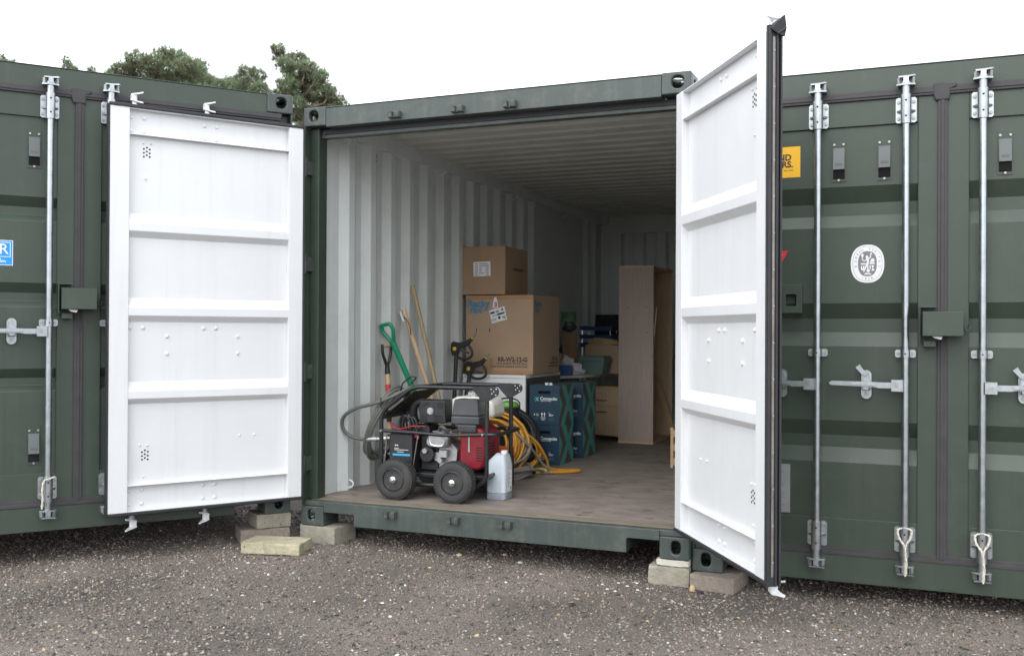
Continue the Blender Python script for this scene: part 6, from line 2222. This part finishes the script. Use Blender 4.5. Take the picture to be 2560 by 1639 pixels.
def pine_tree(label, base_px, dist, clumps, seed, h_trunk=None, dens=1.0):
    """clumps: crown masses (image bearing x, y, radius in m, depth offset) turned into world positions at the tree's own distance"""
    g = np.random.default_rng(seed)
    foot = ray(base_px, 819, dist)
    foot.z = -0.12
    root = tag(empty('pine_tree', foot), label, 'tree', 'pine trees behind the containers')
    Cs = []
    for (px, py, r, dz) in clumps:
        c = ray(px, py, dist + dz) - foot
        Cs.append((c, r))
    topz = max(c.z for c, r in Cs)
    cx = np.mean([c.x for c, r in Cs]); cy = np.mean([c.y for c, r in Cs])
    # trunk
    b = MB()
    tp = [Vector((0, 0, -0.1)), Vector((0.12, 0.0, topz * 0.3)), Vector((cx * 0.35 - 0.1, cy * 0.35, topz * 0.6)), Vector((cx * 0.7, cy * 0.7, topz * 0.82)), Vector((cx, cy, topz - 0.7))]
    tp = smoothpath(tp, 5)
    n = len(tp)
    b.tube(tp, [0.20 * (1 - 0.82 * i / (n - 1)) for i in range(n)], 10)
    put('trunk', b.mesh('trunk', ['bark'], smooth=60), root)
    b = MB()
    for c, r in Cs:
        t = max(0.45, min(0.95, (c.z - 0.8) / topz))
        s = tp[int(t * (n - 1))]
        mid = (s + c) * 0.5 + Vector((g.normal(0, 0.1), g.normal(0, 0.1), -0.15))
        q = smoothpath([s, mid, c], 5)
        b.tube(q, [0.055 * (1 - 0.8 * i / (len(q) - 1)) for i in range(len(q))], 6)
        for _ in range(5):
            e = c + Vector(g.normal(0, 1, 3)).normalized() * r * 0.8
            b.tube([mid.lerp(c, 0.7), (mid + c + 2 * e) / 4, e], [0.02, 0.014, 0.006], 5)
    put('limbs', b.mesh('limbs', ['bark'], smooth=60), root)
    # needle tufts through the volume of each clump
    V, F, tone = [], [], []
    for c, r in Cs:
        r = r * 1.0
        nt_ = int(300 * dens * (r / 0.4) ** 2)
        d = g.normal(0, 1, (nt_, 3)); d /= np.linalg.norm(d, axis=1, keepdims=True)
        rad = r * g.uniform(0.25, 1.0, nt_) ** 0.55 * (1 + 0.22 * np.sin(d[:, 0] * 5 + seed) * np.cos(d[:, 2] * 4))
        P0 = np.array(c) + d * rad[:, None] * np.array([1.08, 1.08, 0.82])
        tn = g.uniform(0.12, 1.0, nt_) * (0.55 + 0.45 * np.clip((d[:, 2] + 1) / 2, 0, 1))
        dead = g.uniform(0, 1, nt_) < 0.012
        tn[dead] = 0.04
        m_ = 9
        up_ = d * 0.7 + np.array([0, 0, 0.55])
        nd = up_[:, None, :] + g.normal(0, 0.75, (nt_, m_, 3))
        nd /= np.linalg.norm(nd, axis=2, keepdims=True)
        L_ = g.uniform(0.08, 0.19, (nt_, m_, 1))
        side = np.cross(nd, g.normal(0, 1, (nt_, m_, 3)))
        side /= np.linalg.norm(side, axis=2, keepdims=True) + 1e-9
        a = P0[:, None, :] - side * 0.010
        bb = P0[:, None, :] + side * 0.010
        tip = P0[:, None, :] + nd * L_
        tri = np.stack([a, bb, tip], 2).reshape(-1, 3)
        V.append(tri)
        tone.append(np.repeat(tn, m_ * 3))
    V = np.concatenate(V); tone = np.concatenate(tone).astype(np.float32)
    nf = len(V) // 3
    me = bpy.data.meshes.new('crown')
    me.vertices.add(len(V)); me.vertices.foreach_set('co', V.reshape(-1).astype(np.float32))
    me.loops.add(nf * 3); me.loops.foreach_set('vertex_index', np.arange(nf * 3, dtype=np.int32))
    me.polygons.add(nf)
    me.polygons.foreach_set('loop_start', np.arange(0, nf * 3, 3, dtype=np.int32))
    me.polygons.foreach_set('loop_total', np.full(nf, 3, dtype=np.int32))
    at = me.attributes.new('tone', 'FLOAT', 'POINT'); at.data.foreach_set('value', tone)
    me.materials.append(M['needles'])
    me.update(); me.validate()
    put('crown', me, root)
    return root


pine_tree('broad flat-topped pine rising behind the left container', 400, 30,
          [(283, 200, 0.38, 0.2), (275, 232, 0.30, -0.3), (310, 178, 0.34, 0.0), (322, 222, 0.44, 0.3), (338, 148, 0.30, -0.3), (352, 185, 0.42, 0.4), (378, 160, 0.34, -0.5), (395, 208, 0.46, 0.0), (412, 140, 0.32, 0.3),
           (418, 180, 0.42, -0.2), (440, 148, 0.34, 0.4), (452, 205, 0.44, 0.5), (465, 172, 0.40, -0.4), (488, 190, 0.36, 0.1), (498, 168, 0.26, 0.3), (480, 225, 0.40, -0.2), (430, 240, 0.42, 0.4), (365, 245, 0.40, 0.2), (300, 262, 0.36, 0.3), (505, 240, 0.30, 0.4)], 21)
pine_tree('taller pine with leaning top above the joint of the containers', 735, 31,
          [(693, 122, 0.20, 0.0), (700, 142, 0.24, 0.2), (712, 165, 0.28, -0.2), (742, 150, 0.30, 0.3), (735, 185, 0.38, 0.0), (768, 172, 0.30, -0.3), (780, 200, 0.40, 0.4), (800, 190, 0.24, -0.4), (752, 222, 0.42, 0.2),
           (800, 232, 0.38, 0.0), (718, 215, 0.34, -0.3), (700, 245, 0.34, 0.3), (735, 262, 0.40, -0.2), (785, 268, 0.42, 0.4), (820, 262, 0.32, 0.2), (835, 282, 0.24, -0.2), (752, 300, 0.30, 0.2), (852, 290, 0.16, 0.4), (700, 285, 0.34, 0.5), (845, 258, 0.24, 0.1), (850, 300, 0.30, 0.3), (822, 232, 0.26, -0.2), (815, 300, 0.36, 0.2), (775, 320, 0.40, 0.0)], 22)
pine_tree('smaller pine with spiky top left of the tall pine', 625, 33,
          [(608, 176, 0.18, 0.0), (605, 200, 0.26, 0.2), (632, 178, 0.16, -0.2), (648, 190, 0.24, 0.3), (628, 212, 0.38, 0.0), (600, 232, 0.34, 0.2), (650, 232, 0.40, -0.3), (625, 255, 0.44, 0.2), (665, 262, 0.36, 0.4), (590, 255, 0.30, -0.2)], 23)
pine_tree('low pine filling the gap behind the container roof', 550, 36,
          [(518, 200, 0.26, 0.0), (530, 215, 0.36, 0.3), (550, 212, 0.24, -0.3), (556, 228, 0.34, -0.3), (575, 208, 0.28, 0.2), (588, 222, 0.36, 0.0), (540, 240, 0.42, 0.0), (575, 245, 0.40, 0.2)], 24, dens=0.8)
pine_tree('thin pine tip showing just above the left container roof', 170, 34, [(166, 150, 0.10, 0.0), (168, 166, 0.16, 0.1), (182, 178, 0.18, -0.1), (172, 190, 0.26, 0.0), (200, 200, 0.26, 0.2), (228, 176, 0.12, 0.0), (232, 192, 0.20, 0.3)], 25)
pine_tree('pine top peeping over the roof at the far left', 20, 34, [(4, 142, 0.09, 0.0), (12, 160, 0.16, 0.2), (32, 152, 0.08, -0.2), (28, 172, 0.18, 0.1)], 26)
pine_tree('sparse thin sapling right of the tall pine', 862, 32, [(858, 238, 0.07, 0.0), (866, 262, 0.12, 0.1), (858, 284, 0.14, -0.1), (872, 290, 0.12, 0.0)], 27, dens=0.25)


# ------------------------------------------------------------------ litter and stones that can be told apart on the gravel
def pebble(label, x, y, r, mt, seed, name='pebble', cat='stone', flat=0.6, group='single stones and scraps on the gravel'):
    g = random.Random(seed)
    bm = bmesh.new()
    bmesh.ops.create_icosphere(bm, subdivisions=1, radius=r)
    for v in bm.verts:
        v.co = Vector((v.co.x * g.uniform(0.8, 1.3), v.co.y * g.uniform(0.7, 1.1), v.co.z * flat * g.uniform(0.8, 1.1)))
    me = bpy.data.meshes.new(name); bm.to_mesh(me); bm.free()
    me.materials.append(M[mt])
    o = put(name, me, None, (x, y, float(gh(x, y)) + r * flat * 0.55))
    return tag(o, label, cat, group)


pebble('round pale tan stone on the gravel before the open container sill', 1.046, 0.099, 0.020, 'litter_tan', 1)
pebble('yellowish stone nearest the sill in the middle of the opening', 1.271, 0.257, 0.017, 'litter_tan', 2)
pebble('pale flat chip right of the yellowish stone', 1.424, 0.124, 0.019, 'litter_pale', 3, flat=0.35)
pebble('black plastic scrap alone on the open gravel', 1.977, -0.549, 0.019, 'litter_black', 4, 'plastic_scrap', 'scrap')
pebble('tan wood splinter against the right foot block', 2.462, -0.045, 0.015, 'litter_tan', 5, 'wood_scrap', 'scrap', flat=1.5)
pebble('black scrap beside the splinter at the right foot block', 2.515, -0.075, 0.020, 'litter_black', 6, 'plastic_scrap', 'scrap', flat=0.4)
chips = sorted(((2.00, -0.12), (2.07, -0.06), (2.13, -0.10), (2.16, -0.02), (2.20, -0.15), (2.05, -0.20), (2.24, -0.10), (2.10, -0.22)))
order = ('leftmost', 'second from left', 'third from left', 'fourth from left', 'fourth from right', 'third from right', 'second from right', 'rightmost')
for i, (x, y) in enumerate(chips):
    pebble(order[i] + ' of the white chips scattered left of the right foot blocks', x, y, 0.010, 'litter_pale', 30 + i, 'white_chip', 'scrap', 0.4, 'white chips by the right foot blocks')
